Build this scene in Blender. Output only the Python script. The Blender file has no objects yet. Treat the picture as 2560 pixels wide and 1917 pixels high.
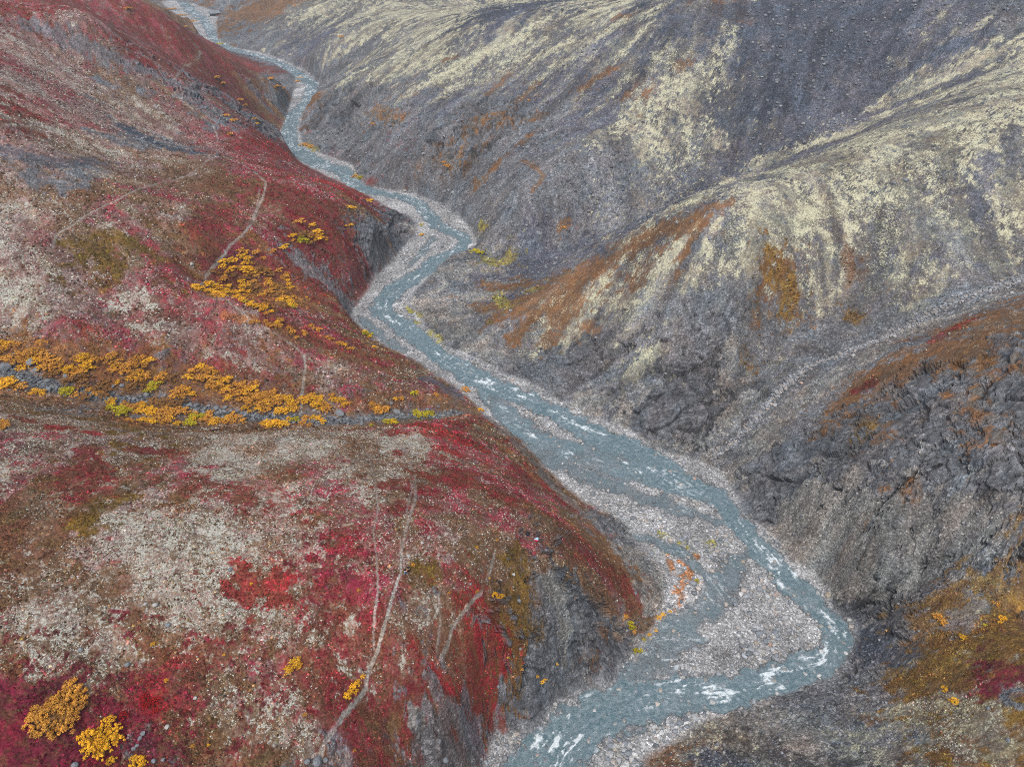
import bpy, bmesh, math, random
import numpy as np
from mathutils import kdtree
random.seed(7); RNG = np.random.RandomState(11)
S = bpy.context.scene
COL = S.collection
f32 = np.float32
# ------------------------------------------------------------------ camera
CAMZ = 125.0; PITCH = math.radians(35.0); FPX = 1777.0; CU, CV = 1280.0, 958.5
cd = bpy.data.cameras.new('camera'); cam = bpy.data.objects.new('camera', cd); COL.objects.link(cam)
cam.location = (0, 0, CAMZ); cam.rotation_euler = (math.radians(90) - PITCH, 0, 0)
cd.sensor_width = 36.0; cd.lens = 36.0 * FPX / 2560.0; cd.clip_start = 0.5; cd.clip_end = 5000
S.camera = cam
# ------------------------------------------------------------------ sky and sun (overcast)
SUN_EL, SUN_AZ = math.radians(60), math.radians(196)   # high and veiled, behind the camera and to the right
W = bpy.data.worlds.new('World'); S.world = W; W.use_nodes = True
wn = W.node_tree; wn.nodes.clear()
sky = wn.nodes.new('ShaderNodeTexSky'); sky.sky_type = 'NISHITA'; sky.sun_disc = False
sky.sun_elevation = SUN_EL; sky.sun_rotation = SUN_AZ
sky.dust_density = 4.0; sky.air_density = 1.0; sky.ozone_density = 1.0
bg = wn.nodes.new('ShaderNodeBackground'); bg.inputs[1].default_value = 0.115
wo = wn.nodes.new('ShaderNodeOutputWorld')
hs = wn.nodes.new('ShaderNodeHueSaturation'); hs.inputs['Saturation'].default_value = .55; wn.links.new(sky.outputs[0], hs.inputs['Color'])   # cloud takes the blue down
wn.links.new(hs.outputs[0], bg.inputs[0]); wn.links.new(bg.outputs[0], wo.inputs[0])
sl = bpy.data.lights.new('sun', 'SUN'); sl.energy = 1.7; sl.angle = math.radians(24); sl.color = (1.0, .95, .88)
so = bpy.data.objects.new('sun', sl); COL.objects.link(so)
# sun direction: azimuth measured from +Y towards +X
so.rotation_euler = (math.radians(90) - SUN_EL, 0, math.pi - SUN_AZ)
S.view_settings.view_transform = 'Standard'; S.view_settings.look = 'None'
S.view_settings.exposure = 0.52; S.view_settings.gamma = 1.0
S.cycles.use_denoising = False; S.cycles.filter_width = 1.0      # keep the grain of stones and plants

# ------------------------------------------------------------------ pixel -> ray (survey of the photograph)
cP, sP = math.cos(PITCH), math.sin(PITCH)
def ray(u, v):
    dx = (np.asarray(u, float) - CU) / FPX; dy = (CV - np.asarray(v, float)) / FPX
    return dx, cP + dy * sP, -sP + dy * cP
RG = 0.013
def zriver(y): return (np.asarray(y) - 64.0) * RG
def at_z(u, v, z):
    X, Y, Z = ray(u, v); t = (z - CAMZ) / Z
    return X * t, Y * t
def at_river(u, v, off=0.0):
    X, Y, Z = ray(u, v); t = (CAMZ + 64 * RG - off) / (RG * Y - Z)
    return X * t, Y * t

# ------------------------------------------------------------------ noise
def _hash(ix, iy, seed):
    h = (ix.astype(np.uint32) * np.uint32(374761393) + iy.astype(np.uint32) * np.uint32(668265263) + np.uint32((seed * 2246822519) & 0xffffffff))
    h = (h ^ (h >> np.uint32(13))) * np.uint32(1274126177)
    h = h ^ (h >> np.uint32(16))
    return (h & np.uint32(0xffffff)).astype(f32) / f32(0xffffff)
def vnoise(x, y, seed=0):
    x = np.asarray(x, f32); y = np.asarray(y, f32)
    fx = np.floor(x); fy = np.floor(y); ix = fx.astype(np.int32); iy = fy.astype(np.int32)
    tx = x - fx; ty = y - fy
    tx = tx * tx * (3 - 2 * tx); ty = ty * ty * (3 - 2 * ty)
    a = _hash(ix, iy, seed); b = _hash(ix + 1, iy, seed); c = _hash(ix, iy + 1, seed); d = _hash(ix + 1, iy + 1, seed)
    return (a + (b - a) * tx) * (1 - ty) + (c + (d - c) * tx) * ty
def fbm(x, y, seed=0, octs=4, gain=.5):
    s = 0; a = 1; n = 0
    c, sn = math.cos(.6), math.sin(.6)
    for o in range(octs):
        s = s + a * vnoise(x, y, seed + o * 17); n += a; a *= gain
        x, y = (c * x - sn * y) * 2.03 + 5.1, (sn * x + c * y) * 2.03 - 3.7
    return s / n                       # 0..1, mean .5
def ridged(x, y, seed=0, octs=4):
    s = 0; a = 1; n = 0
    c, sn = math.cos(.5), math.sin(.5)
    for o in range(octs):
        s = s + a * (1 - np.abs(2 * vnoise(x, y, seed + o * 13) - 1)); n += a; a *= .5
        x, y = (c * x - sn * y) * 2.1 + 1.7, (sn * x + c * y) * 2.1 + 9.2
    return s / n
def sstep(a, b, x):
    t = np.clip((x - a) / (b - a), 0, 1); return t * t * (3 - 2 * t)
def cells(x, y, seed=0):
    """F1 cell noise: distance to and random value of the nearest feature point"""
    fx = np.floor(x).astype(np.int32); fy = np.floor(y).astype(np.int32)
    best = np.full(x.shape, 9.0, f32); val = np.zeros(x.shape, f32)
    for i in (-1, 0, 1):
        for j in (-1, 0, 1):
            cx = fx + i; cy = fy + j
            px = cx + _hash(cx, cy, seed); py = cy + _hash(cx, cy, seed + 5)
            d = (px - x) ** 2 + (py - y) ** 2
            m = d < best
            best = np.where(m, d, best); val = np.where(m, _hash(cx, cy, seed + 9), val)
    return np.sqrt(best), val

# ------------------------------------------------------------------ survey points: (u, v, height)
CP = """0 0 85|200 50 80|400 50 66|480 80 34|400 20 35|0 150 75|400 100 58|200 150 67|400 150 60|560 150 36|600 180 33|700 215 20
0 300 65|200 330 56|400 300 47|560 250 37|650 300 25|690 340 9|600 300 37|600 330 38|700 370 25|450 350 41|500 380 43
0 500 52|200 450 52|400 450 44|600 420 40|700 430 32|850 470 24|900 520 22|600 520 36|750 600 26|880 640 15|940 600 16|930 560 19|300 600 42|500 600 36
0 640 45|400 690 36|550 720 25|560 760 31|650 640 27|700 700 20|750 720 17|850 760 11|900 770 5|200 680 39|100 720 39|700 820 24|850 870 15|500 780 29|650 850 23|800 880 16|900 880 12|1000 930 7|300 760 33
0 800 35|150 820 34|300 850 29|500 900 24|700 960 16|850 980 12|1000 970 8.5|1100 990 5.5|0 925 29|116 961 26|231 984 23|382 1007 19|521 1030 16|695 1048 12|880 1050 8.5|1000 1040 6|1100 1035 4.2
0 1000 36|231 1040 28|380 1070 28|520 1080 27.5|700 1080 27|850 1078 26|1000 1063 21|1100 1050 15|1180 1045 8|500 1150 36|850 1180 34|1050 1130 26|1200 1150 19|1250 1110 9|1200 1075 8.5|1300 1150 9
0 1100 43|0 1400 46|300 1400 44|600 1250 41|700 1300 40|1020 1410 38|1000 1200 34|900 1300 38|0 1900 42|100 1600 44|300 1700 40|600 1500 40|600 1800 34|850 1800 28|900 1600 33|1050 1700 26|1050 1880 14|1150 1800 15|1200 1870 4|1000 1960 12|850 1960 22|400 1990 34
1350 1210 9|1400 1270 12|1350 1330 29|1200 1300 33|1450 1330 14|1500 1350 8|1550 1500 6|1500 1450 14|1400 1420 24|1530 1570 6|1450 1500 18|1430 1520 17|1500 1640 7|1400 1650 14|1350 1720 11.5|1300 1600 19|1200 1650 21|1200 1450 32|1250 1750 12|1330 1780 4|1270 1800 7|1250 1500 27
700 60 24|640 90 12|900 60 38|1100 20 48|800 120 26|1280 20 36|1000 100 42|780 265 13|775 310 7|845 220 26|1019 150 42|1204 70 60|1366 0 68|1000 250 32|900 300 17|1000 400 16|1100 350 25|1200 200 42|1200 500 12|1400 300 38|1300 500 22|1500 400 33|1550 0 74|1700 0 80|2000 0 80|2300 0 80|2560 0 84
1700 200 55|2000 200 58|1250 620 6|1400 600 9.5|1300 700 5.5|1600 570 15|1900 420 32|2200 270 52|2560 90 69|1290 740 7|1500 600 25|1750 480 44|2100 380 54|2400 250 64|2560 170 71
1900 600 40|2200 650 35|2200 500 47|2560 500 48|2560 350 61|1700 750 25|1800 850 17|1550 800 15|1400 850 6|1640 1080 3|1650 1000 9|1750 950 10|1500 950 4|1300 850 4.5|1900 800 21|2050 780 23|2300 650 37
2560 710 35|2280 810 26|2000 930 17|1850 1020 9|1750 1090 3.5|2560 745 42|2420 800 37|2300 850 35|2200 930 29|2120 990 23|1950 1110 14|1870 1200 6|2560 900 46|2400 1000 38|2200 1100 27|2000 1200 14|1900 1290 2|2050 1350 8|2200 1300 21|2400 1250 30|2560 1300 34|2560 1100 42
2300 1440 13|2180 1430 9|2560 1480 22|2150 1600 2.5|2180 1540 5|2300 1500 14|2400 1550 19|2560 1600 28|2400 1700 20|2200 1680 7|2560 1900 25|2200 1850 11|1900 1900 4.5|2000 1800 4|1800 1850 2.5|2560 1750 27|2560 2050 24|1900 2050 6|2200 2050 14""".replace('\n', '|')
cp = np.array([[float(a) for a in s.split()] for s in CP.split('|') if s.strip()])
cx, cy = at_z(cp[:, 0], cp[:, 1], cp[:, 2])
LEDGE = "400 5|440 35|470 62|492 80|515 108|560 125|620 138|680 156|738 190|745 215|735 233|728 258|715 300|704 323|700 358|725 383|760 410|800 432|850 455|905 480|967 517|1020 540|1050 562|1044 583|1017 614|978 663|939 698|915 737|889 776|881 803|928 838|978 869|1037 897|1083 932|1130 959|1173 990|1212 1033|1262 1064|1309 1099|1355 1157|1402 1204|1457 1250|1525 1285|1569 1310|1590 1347|1624 1390|1663 1432|1666 1495|1670 1520|1628 1584|1581 1639|1534 1714|1441 1738|1386 1763|1340 1835|1297 1833|1246 1852|1219 1917|1180 2010"
REDGE = "440 0|480 10|517 23|544 35|540 58|544 101|591 122|653 134|700 148|762 179|797 210|780 249|756 280|745 323|752 358|797 385|848 402|878 415|890 440|908 463|963 478|1029 486|1091 509|1145 544|1180 583|1188 614|1122 640|1075 690|1045 718|1020 757|1068 827|1122 873|1200 904|1258 935|1336 963|1394 1005|1456 1040|1519 1060|1569 1079|1620 1110|1680 1145|1740 1150|1797 1184|1836 1246|1844 1293|1918 1327|1972 1401|2030 1440|2050 1479|2081 1530|2124 1557|2132 1588|2112 1646|2073 1693|2011 1709|1949 1732|1817 1775|1740 1800|1680 1840|1620 1880|1590 1917|1560 2010"
def pts(s): return np.array([[float(a) for a in p.split()] for p in s.split('|')])
Lp = pts(LEDGE); Rp = pts(REDGE)
LX, LY = at_river(Lp[:, 0], Lp[:, 1]); RX, RY = at_river(Rp[:, 0], Rp[:, 1])
BED = np.concatenate([np.stack([LX, LY], 1), np.stack([RX, RY], 1)[::-1]])
# anchors beyond the frame
ANC = np.array([[-600, 900, 150], [0, 1000, 125], [300, 800, 150], [600, 900, 190], [-420, 1200, 18], [-800, 600, 200], [-500, 400, 150], [-300, 150, 85],
                [-200, 50, 65], [450, 400, 125], [300, 250, 80], [250, 120, 62], [200, 40, 50], [120, 15, 35], [-100, 0, 48], [0, 10, 20], [60, 20, 8], [700, 500, 190], [-60, 800, 80], [-180, 900, 70], [-300, 1000, 60], [-330, 1300, 60]], float)
kx = np.concatenate([cx, LX[::2], RX[::2], ANC[:, 0]]); ky = np.concatenate([cy, LY[::2], RY[::2], ANC[:, 1]])
kz = np.concatenate([cp[:, 2], zriver(LY[::2]) + .4, zriver(RY[::2]) + .4, ANC[:, 2]])
n = len(kx); P = np.stack([kx, ky], 1) / 100.
d2 = ((P[:, None] - P[None]) ** 2).sum(-1)
K = .5 * d2 * np.log(d2 + 1e-9) ; K[np.arange(n), np.arange(n)] = 0
lam = 2e-4
A = np.zeros((n + 3, n + 3)); A[:n, :n] = K + lam * np.eye(n)
A[:n, n] = 1; A[:n, n + 1:] = P; A[n, :n] = 1; A[n + 1:, :n] = P.T
sol = np.linalg.solve(A, np.concatenate([kz, [0, 0, 0]]))
def rbf(x, y):
    sh = x.shape; Q = np.stack([x.ravel(), y.ravel()], 1) / 100.; out = np.empty(len(Q))
    for i in range(0, len(Q), 20000):
        q = Q[i:i + 20000]
        d = ((q[:, None, 0] - P[None, :, 0]) ** 2 + (q[:, None, 1] - P[None, :, 1]) ** 2).astype(f32)
        out[i:i + 20000] = (.5 * d * np.log(d + f32(1e-9))) @ sol[:n].astype(f32) + sol[n] + q @ sol[n + 1:]
    return out.reshape(sh)
# ------------------------------------------------------------------ fan-shaped sheet of ground, finer where it is near
YS = [20.0]
while YS[-1] < 1300: 
    y_ = YS[-1]; YS.append(y_ + .17 * max(1.0, (y_ / 90.0) ** 1.25))
YS = np.array(YS); NR = (len(YS) // 4) * 4 + 1; YS = YS[:NR]
NC = 1401; SS = np.linspace(-1.0, 1.0, NC); YC = 40.0
NR = len(YS); print('grid', NR, NC, NR * NC)
def cubic_up(a, k):
    """Catmull-Rom upsampling by k along both axes"""
    for ax in (0, 1):
        a = np.moveaxis(a, ax, 0); m = a.shape[0]
        idx = np.arange((m - 1) * k + 1) / k; i = np.minimum(idx.astype(int), m - 2); t = (idx - i).reshape(-1, *([1] * (a.ndim - 1)))
        p0 = a[np.maximum(i - 1, 0)]; p1 = a[i]; p2 = a[i + 1]; p3 = a[np.minimum(i + 2, m - 1)]
        a = p1 + .5 * t * (p2 - p0 + t * (2 * p0 - 5 * p1 + 4 * p2 - p3 + t * (3 * (p1 - p2) + p3 - p0)))
        a = np.moveaxis(a, 0, ax)
    return a
k4 = 4
Yc = YS[::k4][:, None] * np.ones((1, len(SS[::k4]))); Xc = SS[::k4][None] * (Yc + YC)
base_c = rbf(Xc, Yc)
def seg_dist(x, y, poly, closed=False):
    """distance to a polyline, arclength and signed side of the nearest piece"""
    best = np.full(x.shape, 1e9, f32); arc = np.zeros(x.shape, f32); side = np.zeros(x.shape, f32); acc = 0.
    wid = np.zeros(x.shape, f32); hasw = poly.shape[1] > 2
    q = np.concatenate([poly, poly[:1]]) if closed else poly
    for a, b in zip(q[:-1], q[1:]):
        dx, dy = b[0] - a[0], b[1] - a[1]; L2 = dx * dx + dy * dy + 1e-9; L = math.sqrt(L2)
        t = np.clip(((x - a[0]) * dx + (y - a[1]) * dy) / L2, 0, 1)
        ex = x - a[0] - t * dx; ey = y - a[1] - t * dy; d = ex * ex + ey * ey
        m = d < best
        best = np.where(m, d, best); arc = np.where(m, acc + t * L, arc); side = np.where(m, np.sign(dx * ey - dy * ex), side)
        if hasw: wid = np.where(m, a[2] + t * (b[2] - a[2]), wid)
        acc += L
    return np.sqrt(best), arc, side, wid
def inside(x, y, poly):
    r = np.zeros(x.shape, bool); q = np.roll(poly, -1, 0)
    for a, b in zip(poly, q):
        c = (a[1] > y) != (b[1] > y)
        xi = (b[0] - a[0]) * (y - a[1]) / (b[1] - a[1] + 1e-12) + a[0]
        r ^= c & (x < xi)
    return r
bd_c, _, _, _ = seg_dist(Xc, Yc, BED, True)
bd_c = np.where(inside(Xc, Yc, BED), -bd_c, bd_c)
# channels: u v halfwidth(m)
MAIN = "455 2 5|480 30 5|505 45 5|521 68 4|535 97 4|575 122 4|640 139 4|700 158 4|758 194 5|785 214 5|775 249 4.5|745 275 4|726 303 4|718 342 4.5|724 362 4.5|765 391 4.5|808 412 4.5|855 425 4|885 457 4|915 474 3.2|960 484 3|1005 491 3|1045 506 3|1070 535 3|1090 560 3|1125 577 3.2|1155 590 3|1165 602 2.5|1140 628 3|1091 650 3.4|1068 670 3.6|1040 690 3.8|1000 712 4.2|970 745 4.2|955 768 3.6|968 788 3.6|995 808 3.6|1025 832 3.4|1055 855 3.4|1085 878 3.2|1110 897 3.4|1150 918 3.6|1185 940 3.6|1215 958 4|1255 975 3.6|1310 992 3|1355 1015 3|1390 1030 3|1420 1050 3.2|1460 1070 3.6|1500 1090 3.8|1550 1110 4|1600 1135 4|1640 1160 4|1680 1188 4|1730 1212 3.8|1780 1237 3.2|1822 1275 2.4|1862 1325 2.6|1900 1370 2.8|1935 1408 2.8|1970 1445 2.7|2010 1485 2.6|2045 1525 2.6|2078 1560 2.8|2098 1592 3|2092 1630 3.1|2060 1660 3.2|2005 1678 3.2|1950 1695 3.2|1900 1708 3.2|1840 1722 3.2|1770 1732 3.2|1700 1738 3.4|1640 1747 3.8|1580 1760 4.2|1520 1775 4.2|1470 1795 4.2|1425 1822 4.4|1390 1860 5|1370 1895 5|1350 1935 5|1330 2000 5"
LEFTC = "1205 962 1.5|1232 1000 2.4|1258 1028 2.6|1290 1052 2.8|1320 1080 2.6|1370 1105 2.6|1420 1125 3|1480 1147 3.2|1550 1168 3.4|1620 1190 3.2|1680 1200 2.5"
SIDE = ["1870 1375 1.6|1840 1415 2.6|1790 1480 3.2|1740 1540 3.6|1690 1590 4.4|1640 1640 5|1600 1690 5.6|1580 1740 5", "900 790 1.5|930 815 2|965 845 2.4|1010 872 2",
        "1085 590 1.5|1060 625 2|1020 668 2", "1290 1100 2|1400 1158 3|1500 1198 3.4|1600 1238 3|1700 1268 2.4|1790 1300 1.6", "1400 1110 1.5|1480 1120 2|1560 1140 2|1640 1175 2", "1560 1340 1|1620 1345 1.2|1700 1380 1.5|1770 1440 1.2|1830 1500 1.5"]
def chan(s, k=1.0):
    p = pts(s); x, y = at_river(p[:, 0], p[:, 1], .25); return np.stack([x, y, p[:, 2] * k], 1)
MAINW = chan(MAIN, 1.12); LEFTW = chan(LEFTC, 1.3); SIDEW = [chan(s) for s in SIDE]
md_c, ma_c, ms_c, mw_c = seg_dist(Xc, Yc, MAINW)
up = lambda a: cubic_up(a, k4).astype(f32)
def lin_up(a, k):
    for ax in (0, 1):
        a = np.moveaxis(a, ax, 0); m = a.shape[0]
        idx = np.arange((m - 1) * k + 1) / k; i = np.minimum(idx.astype(int), m - 2); t = (idx - i).reshape(-1, *([1] * (a.ndim - 1)))
        a = np.moveaxis(a[i] * (1 - t) + a[i + 1] * t, 0, ax)
    return a
Y = (YS[:, None] * np.ones((1, NC))).astype(f32); X = (SS[None] * (Y + YC)).astype(f32)
Zb = up(base_c); BD = lin_up(bd_c, k4).astype(f32)
ZR = zriver(Y).astype(f32)
# near the gravel bed the ground comes down to it
wb = sstep(0, 5.0, BD + 2.2 * (fbm(X / 5, Y / 5, 3, 3) - .5))
hb = np.maximum(Zb, ZR + np.minimum(BD, 4) * .25)
H0 = (ZR + .35) * (1 - wb) + hb * wb
# ------------------------------------------------------------------ sampling the sheet anywhere
def grid_ij(x, y):
    fy = np.interp(y, YS, np.arange(NR)); fx = (x / (y + YC) - SS[0]) / (SS[1] - SS[0])
    return np.clip(fy, 0, NR - 1.001), np.clip(fx, 0, NC - 1.001)
def samp(G, x, y):
    fy, fx = grid_ij(np.asarray(x, float), np.asarray(y, float)); i = fy.astype(int); j = fx.astype(int); a = fy - i; b = fx - j
    return (G[i, j] * (1 - a) + G[i + 1, j] * a) * (1 - b) + (G[i, j + 1] * (1 - a) + G[i + 1, j + 1] * a) * b
def hit(u, v, G):
    """where the line of sight of a photo point meets the ground"""
    X_, Y_, Z_ = ray(u, v); u = np.atleast_1d(np.asarray(u, float))
    X_, Y_, Z_ = [np.atleast_1d(a) * np.ones(len(u)) for a in (X_, Y_, Z_)]
    t = np.full(len(u), 45.0); done = np.zeros(len(u), bool); st = 1.0
    for k in range(900):
        x = X_ * t; y = Y_ * t; z = CAMZ + Z_ * t
        below = z < samp(G, x, y)
        done |= below
        if done.all(): break
        t = np.where(done, t, t + np.maximum(.4, t * .004)); 
        if k > 890: break
    lo = t - np.maximum(.4, t * .004) * 1.1; hi = t
    for k in range(12):
        m = (lo + hi) / 2; b = (CAMZ + Z_ * m) < samp(G, X_ * m, Y_ * m); hi = np.where(b, m, hi); lo = np.where(b, lo, m)
    return X_ * hi, Y_ * hi, done
# ------------------------------------------------------------------ kinds of ground cover
def lin(c):
    c = np.asarray(c, float) / 255.; return np.where(c <= .04045, c / 12.92, ((c + .055) / 1.055) ** 2.4)
# colA, colB, lichen amount, lichen tint (0 grey-white, 1 yellow-green), rock, grain, bushy
CL = {
 'p': ((130, 106, 102), (112, 86, 80), .68, 0, 0, .3, .5), 'w': ((128, 110, 100), (108, 90, 74), .92, 0, 0, .3, .5),
 'r': ((112, 36, 42), (98, 52, 42), .22, 0, 0, .1, 1), 'R': ((134, 36, 42), (112, 44, 40), .16, 0, 0, .1, 1),
 'm': ((132, 50, 62), (112, 74, 74), .55, 0, 0, .2, .8), 'b': ((98, 64, 48), (92, 70, 46), .26, 0, 0, .2, 1),
 'o': ((106, 84, 34), (90, 72, 30), .16, 0, 0, .1, 1), 'y': ((128, 90, 48), (108, 68, 44), .12, 0, 0, .1, 1),
 'v': ((106, 26, 46), (88, 26, 40), .05, 0, 0, .1, 1), 'k': ((108, 84, 66), (98, 74, 56), .56, 0, 0, .3, .7),
 'g': ((106, 108, 112), (93, 94, 98), .04, 1, .12, 1, 0), 'd': ((70, 75, 86), (62, 67, 77), .03, 1, .05, 1, 0),
 'u': ((88, 89, 98), (77, 79, 89), .07, 1, .05, 1, 0), 'l': ((124, 121, 108), (108, 106, 102), .95, 1, 0, .6, .3),
 'h': ((94, 95, 102), (98, 97, 95), .55, 1, .05, .9, .1), 'n': ((112, 80, 52), (100, 76, 56), .42, 1, 0, .4, .45),
 'c': ((101, 103, 108), (86, 88, 93), .06, 1, 1, .5, 0), 't': ((122, 119, 115), (106, 104, 102), .03, 1, 0, 1, 0),
 's': ((142, 143, 144), (126, 128, 130), 0, 0, 0, 1, 0), 'x': ((96, 92, 88), (118, 84, 50), .15, 1, .9, .5, .2),
 'G': ((142, 136, 58), (116, 110, 62), .05, 0, 0, .3, 1), 'O': ((160, 104, 56), (136, 92, 58), .05, 0, 0, .3, 1),
 'P': ((142, 134, 128), (126, 118, 110), .1, 0, 0, .8, 0),
 'q': ((122, 96, 44), (106, 80, 42), .18, 1, 0, .3, 1), 'j': ((54, 52, 54), (60, 58, 58), .04, 0, 0, .9, 0)}
KEYS = list(CL); CI = {k: i for i, k in enumerate(KEYS)}
CLA = np.array([lin(CL[k][0]) for k in KEYS]); CLB = np.array([lin(CL[k][1]) for k in KEYS]); CLP = np.array([CL[k][2:] for k in KEYS], float)
GRID = """r m p r m r n s g n n h l h l l l l l d d h l l h d h h n d d d d d d u u u g g
p m p m r m r r s g g h u h l h l l u h l h h u h u h h d d u d d u u u h u u l
m p p k m p r m r r g s g g h h l h h h u h u h h d h u h d u d d d u u h u l l
p p m p k g k m r r n g g c g g h u h h u u h u h n h h u d d u u u h l l l l l
r p m p p w p m g c n g s c g g u h g c c g u u h u h l l l d d u u h h l l l l
p p k w p g g p m r r s g g c g g c c g g u h g h l l h h u u u h l l l l l l l
p g g w k p k k b m r m r g s g g c x g g g g g g h h h g u h l l l l l l l l l
k p k b k k m k b b r r m R r s s g g g g g g g g h g u h l l l l l l l h l l l
w p k m w b p w b m k r r r n c s s s g g g g g g g u g h l l l l l l l l h h l
p m p k o m o k b m m r r r c c s s t g u u u h h h n l l l l l l h h l l h l l
p w p o k m m r y y y r r c c s g t t u u u h n n l l l l l l l l k h l h h h g
w w p p m p w m o y y y r g s s g g t n u n n l l l l h l h l h h h h h g g s s
w p m p m w p w m r y r m n s s t t g g n n l h l h g g h h n g g h g g s g n n
y k p m k m p w p p p m m r n s s g t g h h g c g h c g h g g g g g s g n n n c
g g o y y y m m p p w k w p m k s s s s g g g g c c c c t c g s g g n n c x x c
n k k g g y g n y y y r p m m n m n s s s g t t g c c c t s s g g n c c g x c c
w k w k o y n k w n n k w k n n m r n s s s s g t c c t t s s g x c c c c c x c
m w k p o w k k w w k w w k k w w R m k s s s s s t t t g t c g c c c c c c c c
w m b r k b m w w w k b m w k w k r m k r b s s s s s s t c c c x c c x c c c c
b k k r o p b b k p m w m m w k r m k r m m n g s s s s s c c t t c c c c c c c
b k b o w w w w w w b r b m m k m p k m k n n g s s s s s s t t t c c c t c c c
b b k p w w w w w w k r r m m k p p k k m m b n t s s s s s s t t c t t c c t t
k k b k b w w k w w r r m r m k o m k k o k b m n t s s s s s s t t c g g g c g
b w b k k k w w k w w k r r m r w k r k o k b k n t s s s s s s s c c g q q q q
k w w k k b k w k b m r m r r m w r R b o k b c t s s s s s s s s g g c g q q b
o w k k o k o k r k b k w r w k r b R o o c c s s s s s s s s s g g g q q q q q
r o k o b r R b k b m k b r m b r r o R n c c c s s s s s s s g g g c q q b v q
v y b b b R r b k b m w k b r r r b k b c c s s s s s s t t g g g g g q q q q q
v v n y b g b k b r b k r m b b g k r g s s s s s s k k k d g h g g g g k q k q
v v v b n g b b k b b b g b r b g g g g s s s s t k k d d h g h g g g h q k q q""".split('\n')
su, sv, sc = [], [], []
for j, row in enumerate(GRID):
    row = row.replace(' ', ''); m = len(row)
    for i, ch in enumerate(row):
        su.append((i + .5) * 2560 / m); sv.append((j + .5) * 64); sc.append(CI[ch])
su = np.array(su); sv = np.array(sv); sc = np.array(sc)
hx, hy, ok = hit(su, sv, H0)
print('survey hits', ok.sum(), len(ok))
a_ = hx / (hy + YC); b_ = np.log(np.hypot(hx, hy))
isbed = sc == CI['s']
kd = kdtree.KDTree(int((ok & ~isbed).sum())); ids = []
for i in range(len(hx)):
    if ok[i] and not isbed[i]: kd.insert((a_[i], b_[i], 0), len(ids)); ids.append(sc[i])
kd.balance(); ids = np.array(ids)
k8 = 8
Xk = X[::k8, ::k8] if (NR - 1) % k8 == 0 else None
# plan raster of cover kinds (soft weights), in (bearing, log distance)
NA, NB = 420, 420; A0, A1 = -1.05, 1.05; B0, B1 = math.log(20), math.log(1750)
WT = np.zeros((NB, NA, len(KEYS)), f32)
for jb in range(NB):
    bb = B0 + (B1 - B0) * jb / (NB - 1)
    for ia in range(NA):
        aa = A0 + (A1 - A0) * ia / (NA - 1)
        r = kd.find_n((aa, bb, 0), 6)
        d0 = r[0][2] + 1e-4
        for co, ix, d in r:
            WT[jb, ia, ids[ix]] += math.exp(-(d / max(.026, d0 * 1.15)) ** 2)
WT /= WT.sum(-1, keepdims=True) + 1e-9
def cover_at(x, y):
    fa = np.clip((x / (y + YC) - A0) / (A1 - A0) * (NA - 1), 0, NA - 1.001); fb = np.clip((np.log(np.hypot(x, y)) - B0) / (B1 - B0) * (NB - 1), 0, NB - 1.001)
    i = fb.astype(int); j = fa.astype(int); p = (fb - i)[..., None].astype(f32); q = (fa - j)[..., None].astype(f32)
    return (WT[i, j] * (1 - p) + WT[i + 1, j] * p) * (1 - q) + (WT[i, j + 1] * (1 - p) + WT[i + 1, j + 1] * p) * q
class Stroke:
    def __init__(self, kind, rad, txt, amt=1.0, rag=.7, seed=0):
        p = pts(txt); x, y, ok_ = hit(p[:, 0], p[:, 1], H0)
        self.poly = np.stack([x, y], 1); 
        if len(self.poly) == 1: self.poly = np.concatenate([self.poly, self.poly + .01])
        self.k = CI[kind]; self.r = rad; self.amt = amt; self.rag = rag; self.seed = seed
        m = rad * 2.2 + 1
        self.bb = (self.poly[:, 0].min() - m, self.poly[:, 0].max() + m, self.poly[:, 1].min() - m, self.poly[:, 1].max() + m)
    def mask(self, x, y):
        m = (x > self.bb[0]) & (x < self.bb[1]) & (y > self.bb[2]) & (y < self.bb[3])
        if not m.any(): return m, None
        xx, yy = x[m], y[m]; d, _, _, _ = seg_dist(xx, yy, self.poly)
        r = self.r; sc = max(r * .8, .5)
        d = d + (fbm(xx / sc, yy / sc, 300 + self.seed, 3) - .5) * 1.8 * r * self.rag + (fbm(xx / .6, yy / .6, 330, 2) - .5) * min(r, 1.4) * self.rag
        if self.rag <= .6:
            v = sstep(r * 1.35, r * .55, d); return m, sstep(.3, .7, v + (fbm(xx / 1.1, yy / 1.1, 345, 4, .65) - .5) * .8) * self.amt * sstep(.28, .46, fbm(xx / 7, yy / 7, 346, 3))
        v = sstep(r * 1.7, r * .35, d)
        return m, sstep(.34, .66, v + (fbm(xx / 1.5, yy / 1.5, 345 + self.seed, 5, .8) - .5) * min(3.4, 1.2 + r * .9)) * self.amt
    def apply(self, w, x, y, s):
        m, v = self.mask(x, y)
        if v is None: return
        ww = w[m] * (1 - v[:, None]); ww[:, self.k] += v; w[m] = ww
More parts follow.
